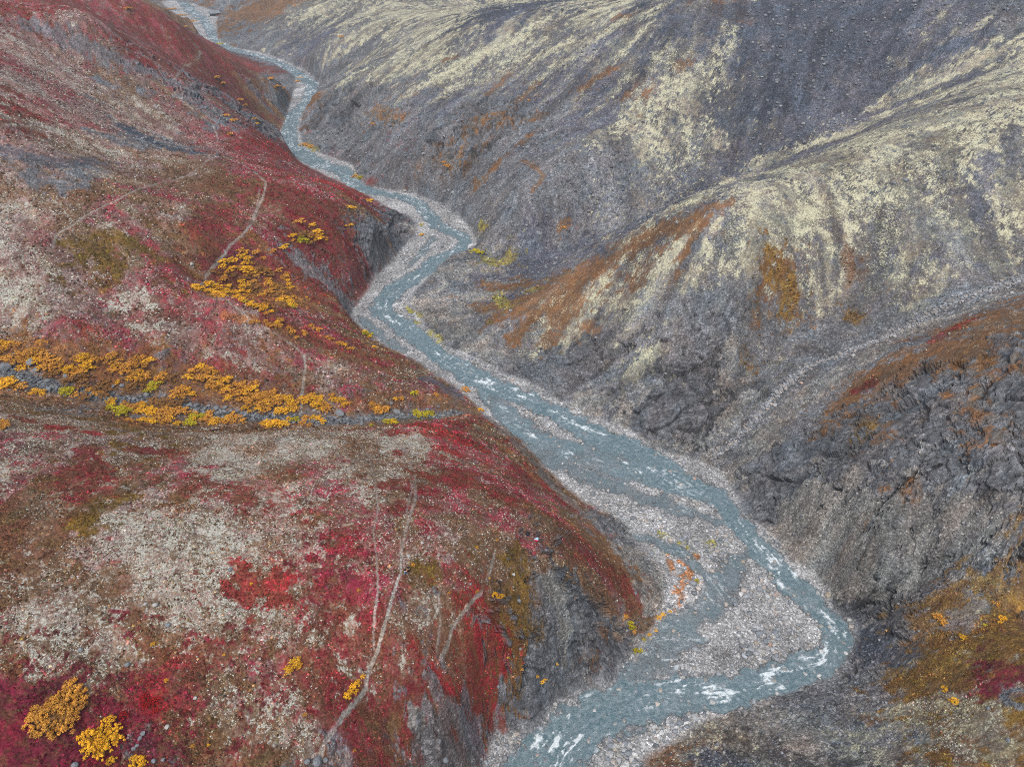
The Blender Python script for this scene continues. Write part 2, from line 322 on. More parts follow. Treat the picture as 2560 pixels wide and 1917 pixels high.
STK = """g 3|.8|60 60|150 90|250 135|330 165|400 190|440 205
c 3|.8|430 215|480 235|560 240|600 275|640 310|670 325
c 2.5|.7|610 200|640 230
d 3.2|1|320 320|380 352|450 375|520 386
w 3|.5|350 385|450 398|520 392
d 2.6|.7|10 372|90 395|170 408|240 400
w 3|.5|40 300|160 330
R 4|.7|620 345|660 365|690 385|705 380
R 5|.6|800 430|860 455|930 500|960 520
r 5|.7|700 500|780 560|840 600
r 4|.8|860 630|880 650|900 690|870 720
r 3.5|.7|500 590|560 520
r 3|.7|520 560|540 590
y 4|.6|560 700|620 730|700 740|740 760
v 4|.6|540 680|640 640|720 680
r 3|.8|690 660|760 700|800 750|850 770
g 3|.9|740 640|800 690|870 760|890 800
g 3|.9|900 560|930 600|960 640
c 3|.9|920 580|915 610|925 640
c 2.6|.9|930 560|960 590|1000 600
n 2|.9|700 830|800 870|900 900|980 930
O 1|.8|620 795|700 820|760 835
O 1.2|.8|760 835|830 850
r 1.8|.9|660 800|760 835|850 870|940 900
n 1.6|.8|900 880|960 890|1010 915|1060 945
O 1|.6|560 790|600 800
k 2|.7|860 940|950 940|1030 980
u 2.4|.8|1070 945|1120 970|1140 985
r 2.5|.7|620 950|700 960|730 990
r 2|.7|540 910|600 930|680 970
r 2|.6|300 790|420 790|480 800
R 1.6|.7|540 905|570 915
m 3|.6|150 810|220 830|300 850
R 1|.8|190 805|215 815
R 1.2|.9|120 1065|155 1070|170 1068
R 1.3|.9|215 1078|235 1082
r 1|.9|40 1040|80 1052
n 4|.8|0 1000|60 990|160 1000|260 1010|360 1010
n 3|.8|430 1050|560 1045|700 1055
n 4|.7|60 900|150 930|300 950|420 960|560 985|700 1000|800 1005
y 4|.7|0 870|100 890|250 900|420 940|560 990
n 3|.7|900 1010|1000 1000|1100 1000
n 2.5|.9|880 1055|960 1060|1060 1046|1120 1030|1180 1030
j 1.8|1|0 925|60 945|116 961|170 975|231 984|300 996|382 1007|450 1013|521 1028
j 1.4|1|521 1028|600 1040|695 1048|780 1052|880 1050
g 2.6|.5|0 925|60 945|116 961|231 984|382 1007|521 1028|600 1040|695 1048|880 1050|1000 1038|1080 1035|1150 1030
R 2.6|.95|1010 1058|1070 1062|1120 1085|1160 1105
R 1.8|.9|1120 1085|1180 1110|1215 1130
R 1.2|.8|1060 1085|1100 1090
r 2|.8|1310 1165|1350 1195|1400 1250|1440 1280
R 1|.8|1315 1165|1400 1245
r 2.6|.8|1110 1205|1160 1210|1210 1220
r 2.4|.7|1240 1180|1290 1200|1320 1230
n 2|.7|1180 1080|1250 1110|1290 1150|1340 1190
t 2|.7|1240 1060|1290 1110|1340 1160|1400 1230|1470 1290
r 2|.9|210 1120|240 1160|250 1210
r 3|.8|470 1205|560 1240|660 1290|720 1340|840 1370
r 3|.8|620 1280|720 1300|800 1340
r 2|.9|430 1130|350 1120
v 3|.8|700 1330|800 1390|850 1430
w 8|.75|400 1320|480 1340|560 1350|650 1340
w 4|.7|430 1400|520 1420|600 1480
w 3|.7|620 1500|700 1560
w 5|.7|100 1560|180 1590|230 1620
w 2.4|.7|600 1760|680 1790
w 2.4|.7|720 1790|740 1830
R 2.4|.9|590 1440|640 1455|690 1470
r 4|.8|350 1760|380 1720|420 1700
R 1.5|.9|380 1760|400 1750
v 8|.9|0 1850|80 1860|170 1880|230 1910
v 4|.8|0 1790|60 1790
r 4|.8|880 1600|860 1650|820 1700
w 2|.9|880 1590|900 1620|890 1650
w 1.6|.9|980 1580|990 1610|995 1640
r 4|.8|960 1640|1000 1700|1040 1740|1060 1700
R 1.8|.9|1100 1690|1110 1740
R 3|.8|1170 1520|1190 1560|1180 1590
R 2|.8|1210 1540|1220 1600|1240 1640
R 1.6|.9|1290 1650|1315 1665
R 1.6|.9|1285 1620
R 2|.8|1150 1680|1180 1720
R 1.6|.9|1180 1790|1220 1770
r 1.8|.9|1120 1820|1125 1840
o 3|.8|1290 1520|1320 1560|1310 1620|1290 1700
k 3|.7|1060 1540|1080 1590|1100 1560
r 3|.6|1440 1350|1500 1400|1520 1440
r 2|.8|1530 1430|1560 1460|1580 1500
n 2|.8|1400 1270|1460 1300|1500 1340
n 2.5|.7|1430 1500|1470 1480|1520 1510
b 2|.8|1580 1520|1600 1560
c 3.5|1|1440 1530|1490 1540|1530 1580|1560 1620|1530 1680
c 3.5|1|1470 1580|1480 1640|1440 1690|1400 1720
c 2.5|1|1390 1640|1380 1700|1350 1740
c 2.5|1|1340 1740|1310 1790|1300 1820
t 2|.9|1370 1470|1400 1500|1410 1560
g 1.2|.6|1350 1480|1380 1540|1370 1600
n 1.2|.9|1640 1560|1665 1540|1690 1515
t 1.2|.9|1040 1800|1050 1830|1070 1870|1080 1910
j 1.6|.7|1030 1960|1060 1890|1110 1880
g 3|.8|1120 1900|1180 1880|1230 1880
k 1.2|.6|482 108|500 130|498 148|480 160|460 170
l 5|.6|860 205|930 175|1010 150|1100 110|1200 65
l 5|.6|930 200|1010 180|1080 150
l 4|.7|1090 200|1160 160|1240 120
l 4|.7|1130 170|1200 130|1300 100
l 4|.7|1000 250|1060 215|1140 180
l 4|.7|1230 200|1320 150|1420 110
l 3|.7|1330 210|1400 160
l 4|.7|1430 120|1530 70|1640 30
l 4|.7|1490 170|1560 110|1620 70
l 5|.7|1490 350|1560 310|1620 270|1680 220|1740 190
l 5|.7|1640 310|1700 250|1760 230|1830 240
l 5|.6|1700 330|1760 300|1790 360
l 3|.7|1640 380|1700 330
n 2|.9|1450 225|1490 195|1530 175
n 2.5|.9|1540 45|1570 42
n 2|.8|1300 250|1340 210
n 2|.8|1220 235|1270 190
n 1.6|.9|1110 150|1140 140
n 2|.8|1690 170|1720 160
x 3|.9|930 275|970 290|1000 300
x 4|1|1170 330|1210 300|1240 290|1260 310
x 3|.9|1320 300|1350 290
c 3|.9|1180 350|1230 330
x 4|1|1050 430|1080 420|1110 410|1130 420
c 3|.9|1360 370|1390 340
c 2.4|.8|1270 480|1300 460
n 1.6|.9|1400 570|1420 555
n .9|.8|1330 480|1360 440|1300 400
c 4|1|790 270|850 280|880 330
c 3|1|770 300|800 320
g 8|.8|900 370|950 420|1100 470|1200 540
d 12|.8|1950 190|2050 120|2150 60
d 12|.8|1850 260|1950 230
d 8|.7|1700 60|1800 40|1900 30
j 1.2|.5|1700 520|1830 440|2000 345|2150 245|2300 150
d 3|.9|1500 640|1600 565|1700 500|1830 440|2000 345|2150 250|2300 155|2450 90
d 9|.9|1215 25|1250 38|1300 22|1350 5
u 6|.7|1560 590|1700 480|1850 400|2000 310|2200 200
l 3|1|1560 610|1640 550|1740 495|1820 450
l 4|.9|1740 500|1900 410|2050 360|2150 320
l 3|.8|2100 350|2250 260|2400 190|2560 110
u 1.8|.8|1990 390|2130 340|2240 290
u 1.5|.8|2100 300|2300 240|2440 180
u 1.5|.8|1900 430|2020 380|2120 350
u 3|.8|2470 400|2450 480|2440 540
u 3|.6|2530 330|2540 420
h 6|.7|2250 540|2330 580|2400 620
n 4.5|.9|1310 780|1350 730|1400 710|1460 690
n 3|.9|1370 850|1400 800|1440 770
n 3|.9|1500 670|1560 640|1620 600
n 3|.9|1600 600|1680 570|1740 560
n 1.6|.8|1770 520|1820 510
n 1.4|.8|1460 810|1490 830
q 2.6|1|1925 660|1960 690|1975 740|1965 780
q 1.4|.9|1970 780|1975 830
q 1.8|.9|1860 890|1880 920
q 1.6|.9|2130 790|2140 800
h 5|.7|1650 740|1560 820
g 5|.8|1620 830|1750 800|1850 760
g 5|.7|1700 900|1850 880|1980 850
c 3.5|1|1700 950|1760 930|1740 1000|1700 1050
c 3.5|1|1620 1040|1660 1060|1680 1010
c 3|.9|1800 830|1820 900|1790 960
c 2.6|.9|1400 900|1420 930|1450 920
c 2.6|.9|1560 880|1600 930
l 3|.8|1640 880|1580 940
t 2|.9|1830 860|1820 930|1800 990
h 3|.8|1950 880|1960 940
j 2|.75|2010 870|2050 880|2070 890
j 1.2|.8|1880 1040|1850 1080
g 2.2|1|2560 700|2440 740|2300 800|2200 850|2100 890|2010 920|1930 1000|1870 1070|1830 1110
t 3.5|.9|2560 735|2440 770|2300 820|2180 880|2080 950|1980 1020|1900 1100
n 2.6|1|2520 775|2440 790|2380 820
n 3|1|2420 870|2330 880|2260 905|2190 940
n 2|.9|2190 930|2140 965|2130 1000
n 1.4|.9|2130 990|2100 1030
r 1.2|.9|2140 975|2180 960
r 1.3|.8|2430 800|2340 850
q 1.6|.9|2130 1090|2150 1060|2160 1080
n 2|.9|2390 1040|2420 1080|2430 1120
n 1.5|.8|2200 1100|2220 1060
c 3.5|1|2330 960|2300 1000|2320 1050|2290 1100
c 4|1|1900 1180|1960 1160|1950 1220|1900 1260
c 4|1|2100 1100|2060 1160|2200 1200|2120 1240
c 3|1|2350 1070|2380 1110
c 3|1|2050 1370|2120 1340|2170 1340|2130 1380
x 1.6|1|2110 1325|2150 1305
c 2.6|1|2370 1360|2420 1340|2400 1380
c 3|1|2100 1560|2150 1500|2200 1480|2260 1470
c 3|.9|2180 1550|2220 1570|2200 1620
t 4|.9|1980 1320|2040 1300|2100 1300
t 4|.8|2000 1370|2100 1410|2250 1400|2400 1360
d .6|.5|2380 1425|2460 1440|2540 1450
d 2|.8|2140 1600|2200 1640|2260 1640
v 2|.9|2450 1680|2480 1665|2490 1690
n 1.2|.8|2160 1790|2180 1795
l 3|.7|2080 1850|2160 1860|2200 1880
l 4|.6|2300 1770|2400 1800|2460 1850
l 3|.7|1740 1850|1850 1840|1880 1860
j 5|.8|1900 1860|1980 1870|2050 1910
t 4|.9|1700 1790|1850 1790|1960 1800|2020 1850
n 1.2|.9|1700 1790|1800 1765
q 3|.8|2330 1560|2400 1500|2480 1480|2560 1500
q 3|.8|2320 1700|2400 1680
h 2|.8|2400 1560|2440 1510
g .5|1|2560 1720|2520 1722|2515 1740|2530 1755|2560 1765
G 1.4|1|1070 830|1090 840|1100 850
G 1|1|1015 770|1030 780|1050 790
O .8|1|1012 765|1018 770
G .7|.9|1035 800|1045 806
G 3|.8|1215 650|1245 660|1270 650
G 2|.8|1240 740|1260 760|1270 770
G 1.6|.7|1320 730|1340 725
G .8|.9|1225 810
G 1.6|.9|750 360|770 365|785 375
G 1.2|.9|880 430|900 445
G 1|.9|1200 560|1215 575
t 4|.7|1080 760|1150 830|1220 880
O .8|.9|1765 1350|1785 1355|1775 1375
O .8|.9|1700 1355|1715 1365
O .9|.9|1700 1405|1720 1410
O .9|.9|1725 1430|1705 1450|1690 1480
O .7|.8|1740 1390|1690 1530
O .7|.8|1670 1340|1650 1330|1680 1420"""
STK_PATH = """.42|.85|482 108|500 130|498 148|480 160|460 170|445 190|430 205
.42|.9|440 210|460 230|450 247|480 270|528 305|540 330|546 360|540 378|550 388
.42|.9|548 392|480 430|400 455|300 495|220 530|180 560|140 585|132 620|115 660|80 740|60 790
.35|.7|0 668|60 650|125 622
.3|.7|80 520|40 560|10 600
.5|.95|560 392|610 415|640 435|665 455|660 480|645 515|630 560|605 590|575 615|560 640|545 655|515 690|498 715
.3|.8|648 470|640 520|622 560
.35|.9|540 742|580 765|600 780|625 800|660 820|700 845|740 870|760 890
.5|.95|760 890|764 920|758 960|752 1000|750 1040
.4|.75|975 1095|1015 1130|1036 1190|1040 1250|1018 1310|1005 1370
.3|.6|995 1110|1025 1160|1030 1230|1015 1290
.33|1|1005 1370|1002 1430|985 1480|965 1550|945 1620|920 1680|915 1720|880 1765|850 1800|810 1860|798 1900
.25|.7|890 1100|925 1150|940 1220|945 1280|933 1330|943 1400|945 1480|936 1540|934 1620
.28|.95|1237 1385|1225 1430|1205 1480|1160 1530|1130 1570|1120 1610|1090 1680|1065 1740|1050 1780|1038 1795
.22|.7|1097 1490|1100 1560|1092 1640"""
STROKES = []  # dark strokes down the upper right gully paint its shade into the cover
for i_, ln in enumerate(STK.split('\n')):
    hd, am, *pp = ln.split('|'); kd_, rd = hd.split()
    STROKES.append(Stroke(kd_, float(rd), '|'.join(pp), float(am), .75, i_ * 3))
PATHS = []
for i_, ln in enumerate(STK_PATH.split('\n')):
    rd, am, *pp = ln.split('|'); PATHS.append(Stroke('P', float(rd) * .76, '|'.join(pp), float(am), .5, 700 + i_ * 3))
STROKES += PATHS
# ------------------------------------------------------------------ evaluate cover per vertex in bands
FA = [np.zeros(X.shape, f32) for _ in range(9)]    # r g b lichen tint rock grain bushy
# noise drawn out along the fall of the ground: plants and scree lie in streaks down the slopes
gy_, gx_ = np.gradient(cubic_up(base_c, 1))
dYr = np.gradient(YS[::k4])[:, None]; dXr = (SS[k4] - SS[0]) * (Yc + YC)
hx_ = gx_ / dXr; hy_ = (gy_ / dYr) - hx_ * Xc / (Yc + YC); gl_ = np.hypot(hx_, hy_) + 1e-3
GX, GY = (hx_ / gl_), (hy_ / gl_)
def gsamp(G, x, y):
    fy = np.interp(y, YS[::k4], np.arange(len(YS[::k4]))); fx = (x / (y + YC) - SS[0]) / (SS[k4] - SS[0])
    i = np.clip(fy, 0, G.shape[0] - 1.01).astype(int); j = np.clip(fx, 0, G.shape[1] - 1.01).astype(int); return G[i, j]
X2, Y2 = X[::2, ::2], Y[::2, ::2]; ACC = [np.zeros(X2.shape, f32) for _ in range(4)]; nst = 0
for sg in (1, -1):
    px, py = X2.copy(), Y2.copy()
    for k in range(6):
        if k or sg > 0:
            for q in range(4): ACC[q] += vnoise(px / (.8 + .35 * q) + 31 * q, py / (.8 + .35 * q), 610 + q) * .6 + vnoise(px / (2.6 + q) + 11 * q, py / (2.6 + q), 630 + q) * .9
            nst += 1
        ux, uy = gsamp(GX, px, py), gsamp(GY, px, py); px = px + sg * 1.7 * ux; py = py + sg * 1.7 * uy
LICF = []
for q in range(4):
    a_2 = ACC[q]; a_2 = (a_2 - a_2.mean()) / a_2.std() * .13 + .5; f_ = lin_up(a_2, 2).astype(f32)
    g_ = np.zeros(X.shape, f32) + .5; g_[:f_.shape[0], :f_.shape[1]] = f_[:NR, :NC]; LICF.append(g_)
KP = np.arange(len(KEYS)) % 4
LEFTK = np.array([k in 'pwrRmboyvk' for k in KEYS])
def PRES(w): return 1.0
Xs8, Ys8 = X[::4, ::4], Y[::4, ::4]
SIDEF = lin_up((sstep(-6, 6, md_c * ms_c)), k4).astype(f32)
def samp_side(x, y): return samp(SIDEF, x, y)
CA, CB = CLA.astype(f32), CLB.astype(f32); CPm = CLP.astype(f32)
for r0 in range(0, NR, 100):
    s = slice(r0, min(NR, r0 + 100)); x = X[s]; y = Y[s]
    dist = np.hypot(x, y)
    sc_ = np.clip(dist / 130., .6, 4).astype(f32)             # size of a survey cell grows with distance
    jx = (fbm(x / 9, y / 9, 21, 3) - .5) * 9 + (fbm(x / 2.2, y / 2.2, 24, 3) - .5) * 3.2
    jy = (fbm(x / 9, y / 9, 31, 3) - .5) * 9 + (fbm(x / 2.2, y / 2.2, 34, 3) - .5) * 3.2
    w = cover_at(x + jx * sc_, y + jy * sc_)
    # each kind breaks up in patches of its own; far slopes are streaked along the fall of the ground
    w = np.clip(w, 0, 1)
    sd = samp_side(x, y)
    pi = np.stack([fbm(x / 3.4 + 7 * k, y / 3.4 - 3 * k, 90 + k, 6, .78) for k in range(4)], -1)
    lic = np.stack([LICF[k][s] for k in range(4)], -1)
    fl = (sstep(125, 190, y) * .8 * sd + (1 - sd) * sstep(90, 150, y) * .5)[..., None]
    pn = pi + (lic - .5) * fl * 1.5
    w = w * np.exp(17 * (pn[..., KP] - .5)); w /= w.sum(-1, keepdims=True) + 1e-9
    w = w ** 1.6; w /= w.sum(-1, keepdims=True) + 1e-9
    for st in STROKES: st.apply(w, x, y, s)
    mixn = sstep(.4, .6, fbm(x / 1.7, y / 1.7, 60, 3))[..., None]
    c = (w @ CA) * (1 - mixn) + (w @ CB) * mixn
    q = w @ CPm
    stq = (LICF[1][s] - .5) * (.35 + .65 * fl[..., 0]) + (fbm(x / .9, y / .9, 515, 3, .7) - .5) * .5
    c = c * np.exp(stq * 1.3 + (fbm(x / 18, y / 18, 530, 3) - .5) * .6)[..., None]
    hue = (fbm(x / 5, y / 5, 540, 4, .6) - .5)[..., None]; c = c * np.exp(hue * np.array([.3, -.05, -.25], f32))
    for k in range(3): FA[k][s] = c[..., k]
    for k in range(5): FA[3 + k][s] = q[..., k]
    FA[3][s] = np.clip(FA[3][s] * (1 + (LICF[2][s] - .5) * 2.4 * fl[..., 0]) + (LICF[3][s] - .5) * .5 * (1 - sd) * (FA[6][s] > .3), 0, 1)
    del w
CR, CG, CBl, LI, TI, RO, GR, BU = FA[:8]
# ------------------------------------------------------------------ riverbed profile and fine relief
PM = np.zeros(X.shape, f32)
for p_ in PATHS:
    m, v = p_.mask(X, Y)
    if v is not None: PM[m] = np.maximum(PM[m], v)
H = H0.copy(); DEP = np.zeros(X.shape, f32); ARC = np.zeros(X.shape, f32); LAT = np.zeros(X.shape, f32); WET = np.zeros(X.shape, f32)
m = (BD < 3) & (Y < 1000)
x, y = X[m], Y[m]
d1, a1, s1, w1 = seg_dist(x, y, MAINW); d2_, a2, s2, w2 = seg_dist(x, y, LEFTW)
ARC[m] = a1; LAT[m] = d1 * s1
nz = (fbm(x / 3.5, y / 3.5, 80, 4, .6) - .5) * 1.5
c1 = sstep(1.14, .8, d1 / w1 + nz * .75 + (fbm(x / .9, y / .9, 83, 3) - .5) * .5); c2 = sstep(1.2, .65, d2_ / w2 + nz * .6); c3 = 0
for sw in SIDEW:
    d3, _, _, w3 = seg_dist(x, y, sw); c3 = np.maximum(c3, sstep(1.3, .4, d3 / w3 + nz * 1.1))
bar = .16 + .75 * (fbm(x / 9, y / 9, 91, 3) - .42) + .3 * (fbm(x / 2.5, y / 2.5, 92, 2) - .5)
bar = np.maximum(bar, .1)
bedz = np.minimum(np.minimum(bar * (1 - c1) + (-.62 - .5 * (fbm(x / 4, y / 4, 95, 2) - .5)) * c1, bar * (1 - c2) + (-.4 + .5 * nz) * c2), bar * (1 - c3) + (-.28 + .3 * nz) * c3)
wet = np.maximum(np.maximum(c1, c2), c3 * .7)
bw = sstep(1.6, -.6, BD[m] + nz)                # inside the bed
H[m] = H0[m] * (1 - bw) + (ZR[m] + bedz) * bw
WET[m] = np.maximum(wet, sstep(.15, -.05, bedz)) * bw
BW = np.zeros(X.shape, f32); BW[m] = bw
# bed colour
for k, (f, c) in enumerate(((CR, 142), (CG, 143), (CBl, 145))):
    base = lin([c + 4])[0] * (1 - .45 * WET) * np.exp((fbm(X / 7, Y / 7, 560, 4, .6) - .5) * 1.3)
    keep = np.zeros(X.shape, f32)
    f[:] = f * (1 - BW) + base * BW
veg_in_bed = np.zeros(X.shape, f32)
for st in STROKES:
    if st.k in (CI['G'], CI['O']):
        mm, v = st.mask(X, Y)
        if v is not None: veg_in_bed[mm] = np.maximum(veg_in_bed[mm], v * (WET[mm] < .3))
gm = fbm(X / 1.2, Y / 1.2, 140, 3)
veg_in_bed *= sstep(.3, .5, gm) * BW
for st_k, sel in (('O', Y < 110), ('G', Y >= 110)):
    for k, f in enumerate((CR, CG, CBl)):
        f[:] = np.where(sel, f * (1 - veg_in_bed) + CLA[CI[st_k]][k] * veg_in_bed, f)
LI *= (1 - BW); RO *= (1 - BW); BU *= (1 - BW); GR[:] = GR * (1 - BW) + BW
TR = 1 - PM
print('relief')
far = sstep(500, 150, Y)
H += wb * (fbm(X / 34, Y / 34, 200, 3) - .5) * 2.4
# tussocks and dwarf shrubs
H += BU * TR * wb * ((fbm(X / 1.5, Y / 1.5, 210, 2) - .5) * .5 + (vnoise(X / .42, Y / .42, 214) - .5) * .22)
# blocks in scree
cd_, cv_ = cells(X / 1.1, Y / 1.1, 220); H += GR * TR * (1 - BW) * (cv_ ** 3) * .55 * sstep(.55, .25, cd_)
cd_, cv_ = cells(X / 2.9, Y / 2.9, 230); H += GR * TR * (1 - BW) * (cv_ ** 6) * 1.2 * sstep(.42, .2, cd_)
# rills down the scree slopes
# crags: broken blocks, pushed out along the face of the ground
def hash3(ix, iy, iz, seed):
    return _hash(ix + iz * 7919, iy + iz * 104729, seed)
def blocks3(px, py, pz, seed):
    """every block a tilted flat face; returns height of the face and the gap between blocks"""
    fx = np.floor(px).astype(np.int32); fy = np.floor(py).astype(np.int32); fz = np.floor(pz).astype(np.int32)
    b1 = np.full(px.shape, 9., f32); b2 = np.full(px.shape, 9., f32); hv = np.zeros(px.shape, f32)
    for i in (-1, 0, 1):
        for j in (-1, 0, 1):
            for k in (-1, 0, 1):
                cx_, cy_, cz_ = fx + i, fy + j, fz + k; r1 = hash3(cx_, cy_, cz_, seed); r2 = hash3(cx_, cy_, cz_, seed + 1); r3 = hash3(cx_, cy_, cz_, seed + 2)
                dx = px - cx_ - r1; dy = py - cy_ - r2; dz = pz - cz_ - r3; d = dx * dx + dy * dy + dz * dz
                h_ = (r1 * 3.7 % 1) - .5 + ((r2 * 5.3 % 1) - .5) * dx * 1.7 + ((r3 * 4.1 % 1) - .5) * dy * 1.7 + ((r1 * 9.1 % 1) - .5) * dz * 1.7
                m_ = d < b1; b2 = np.where(m_, b1, np.minimum(b2, d)); hv = np.where(m_, h_, hv); b1 = np.where(m_, d, b1)
    return hv, np.sqrt(b2) - np.sqrt(b1)
DX = np.zeros(X.shape, f32); DY = np.zeros(X.shape, f32)
rm = (RO * wb > .06)
dHdy = np.gradient(H0.astype(np.float64), axis=0) / np.gradient(YS)[:, None]; dHdx = np.gradient(H0.astype(np.float64), axis=1) / ((SS[1] - SS[0]) * (Y + YC)); dHdy = dHdy - dHdx * X / (Y + YC)
nx_, ny_ = (-dHdx[rm]).astype(f32), (-dHdy[rm]).astype(f32); nl_ = np.sqrt(nx_ ** 2 + ny_ ** 2 + 1); nx_ /= nl_; ny_ /= nl_; nzz = 1 / nl_
bx3, by3, bz3 = X[rm], Y[rm], H0[rm]
bx3 = bx3 + (fbm(by3 / 6, bz3 / 6 + bx3 / 9, 241, 3) - .5) * 3
q1 = bx3 * .82 + by3 * .42 + bz3 * .38; q2 = -bx3 * .5 + by3 * .8 + bz3 * .3; q3 = -bx3 * .25 - by3 * .42 + bz3 * .87
amp = np.zeros(bx3.shape, f32)
for L1, L2, L3, am, gp, sd_ in ((9.5, 5.6, 9.5, 2.3, .5, 801), (4.2, 2.5, 4.2, .8, .3, 821), (1.6, 1.0, 1.7, .26, .1, 841)):
    hv, gap = blocks3(q1 / L1, q2 / L2, q3 / L3, sd_); amp += hv * am - sstep(.16, 0, gap) * gp
amp *= (RO * wb)[rm]
H[rm] += amp * nzz; DX[rm] = amp * nx_; DY[rm] = amp * ny_
# cobbles of the bed
cd_, cv_ = cells(X / .75, Y / .75, 280); H += BW * (1 - .55 * WET) * sstep(.5, .12, cd_) * (cv_ ** 2) * .26
H = H.astype(f32)
# ------------------------------------------------------------------ materials
def mat_new(name):
    m = bpy.data.materials.new(name); m.use_nodes = True; nt = m.node_tree; nt.nodes.clear()
    o = nt.nodes.new('ShaderNodeOutputMaterial'); b = nt.nodes.new('ShaderNodeBsdfPrincipled'); nt.links.new(b.outputs[0], o.inputs[0])
    return m, nt, b
class NT:
    def __init__(s, nt): s.nt = nt
    def n(s, t, **kw):
        n = s.nt.nodes.new(t)
        for k, v in kw.items(): setattr(n, k, v)
        return n
    def put(s, node, i, v):
        if v is None: return
        if hasattr(v, 'is_output') or isinstance(v, bpy.types.NodeSocket): s.nt.links.new(v, node.inputs[i])
        else: node.inputs[i].default_value = v
    def m(s, op, a, b=None, c=None, clamp=False):
        n = s.n('ShaderNodeMath', operation=op, use_clamp=clamp); s.put(n, 0, a); s.put(n, 1, b); s.put(n, 2, c); return n.outputs[0]
    def mix(s, f, a, b, mode='MIX'):
        n = s.n('ShaderNodeMix', data_type='RGBA', blend_type=mode); s.put(n, 0, f); s.put(n, 6, a); s.put(n, 7, b); return n.outputs[2]
    def noise(s, vec, scale, detail=3, rough=.55, dist=0):
        n = s.n('ShaderNodeTexNoise'); s.put(n, 'Vector', vec); n.inputs['Scale'].default_value = scale; n.inputs['Detail'].default_value = detail
        n.inputs['Roughness'].default_value = rough; n.inputs['Distortion'].default_value = dist; return n.outputs[0]
    def vor(s, vec, scale, feat='F1'):
        n = s.n('ShaderNodeTexVoronoi', feature=feat); s.put(n, 'Vector', vec); n.inputs['Scale'].default_value = scale; return n
    def rng(s, v, a, b, c, d):
        n = s.n('ShaderNodeMapRange'); s.put(n, 0, v); s.put(n, 1, a); s.put(n, 2, b); s.put(n, 3, c); s.put(n, 4, d); return n.outputs[0]
    def attr(s, name):
        return s.n('ShaderNodeAttribute', attribute_name=name)
    def sep(s, c):
        n = s.n('ShaderNodeSeparateColor'); s.put(n, 0, c); return n.outputs
def srgb(*c): return tuple(lin(c)) + (1.0,)
def ground_material():
    m, nt, b = mat_new('ground'); g = NT(nt)
    pos = g.n('ShaderNodeNewGeometry').outputs['Position']
    col = g.attr('col').outputs['Color']; p1 = g.sep(g.attr('prm').outputs['Color']); p2 = g.sep(g.attr('prm2').outputs['Color'])
    li, ti, ro = p1[0], p1[1], p1[2]; gr, bu, wet = p2[0], p2[1], p2[2]
    # plants: light and dark tufts
    n1 = g.noise(pos, 3.2, 4, .7); v1 = g.rng(n1, .32, .68, .42, 1.6)
    n1b = g.noise(pos, .8, 3, .6); v1b = g.rng(n1b, .3, .7, .72, 1.28)
    veg = g.m('MULTIPLY', v1, v1b); veg = g.m('ADD', 1.0, g.m('MULTIPLY', g.m('SUBTRACT', veg, 1.0), bu))
    # stones: one tone per stone, three sizes
    s1 = g.sep(g.vor(pos, 3.4).outputs['Color'])[0]; s2 = g.sep(g.vor(pos, 1.15).outputs['Color'])[1]; s3 = g.sep(g.vor(pos, 7.5).outputs['Color'])[2]
    st = g.m('MULTIPLY', g.rng(s1, 0, 1, .5, 1.5), g.m('MULTIPLY', g.rng(s2, 0, 1, .78, 1.24), g.rng(s3, 0, 1, .75, 1.25)))
    spark = g.rng(s1, .93, .98, 0, .7); st = g.m('ADD', st, spark)
    sto = g.m('ADD', 1.0, g.m('MULTIPLY', g.m('SUBTRACT', st, 1.0), gr))
    # rock: cracked beds
    mp = g.n('ShaderNodeMapping'); g.put(mp, 0, pos); mp.inputs['Rotation'].default_value = (.5, .3, math.radians(-62)); mp.inputs['Scale'].default_value = (.45, 1.2, .6)
    r1 = g.noise(mp.outputs[0], 1.3, 7, .72, .2); vk = g.vor(mp.outputs[0], 1.5); vt = g.sep(vk.outputs['Color'])[0]
    rk = g.m('MULTIPLY', g.rng(r1, .34, .66, .55, 1.45), g.rng(vt, 0, 1, .75, 1.22))
    rck = g.m('ADD', 1.0, g.m('MULTIPLY', g.m('SUBTRACT', rk, 1.0), ro))
    tot = g.m('MULTIPLY', veg, g.m('MULTIPLY', sto, rck))
    base = g.mix(1.0, col, tot, 'MULTIPLY')
    br = g.m('MULTIPLY', g.rng(g.noise(pos, .62, 5, .72), .47, .6, 0, .62), bu)
    base = g.mix(br, base, g.mix(1.0, srgb(98, 70, 46), v1, 'MULTIPLY'))
    dk = g.m('MULTIPLY', g.rng(g.noise(pos, 1.7, 5, .75), .56, .66, 0, .6), bu); base = g.mix(dk, base, srgb(62, 44, 36))
    # lichen flecks
    l1 = g.noise(pos, 1.9, 6, .85); l2 = g.noise(pos, .35, 2, .5)
    thr = g.m('SUBTRACT', g.rng(li, 0, 1, .70, .475), g.m('MULTIPLY', g.m('SUBTRACT', l2, .5), .28))
    lm = g.rng(g.m('SUBTRACT', l1, thr), -.012, .05, 0, 1)
    lm = g.m('MULTIPLY', lm, g.rng(li, .02, .12, 0, .92))
    lc = g.mix(ti, srgb(176, 177, 168), srgb(196, 194, 166)); lc = g.mix(1.0, lc, g.rng(s3, 0, 1, .75, 1.15), 'MULTIPLY')
    base = g.mix(lm, base, lc)
    # odd coloured pebbles
    nt.links.new(base, b.inputs['Base Color'])
    b.inputs['Roughness'].default_value = .9; b.inputs['Specular IOR Level'].default_value = .25
    h = g.m('ADD', g.m('MULTIPLY', n1, .5), g.m('MULTIPLY', s1, g.m('MULTIPLY', gr, .35)))
    h = g.m('ADD', h, g.m('MULTIPLY', r1, g.m('MULTIPLY', ro, 1.6)))
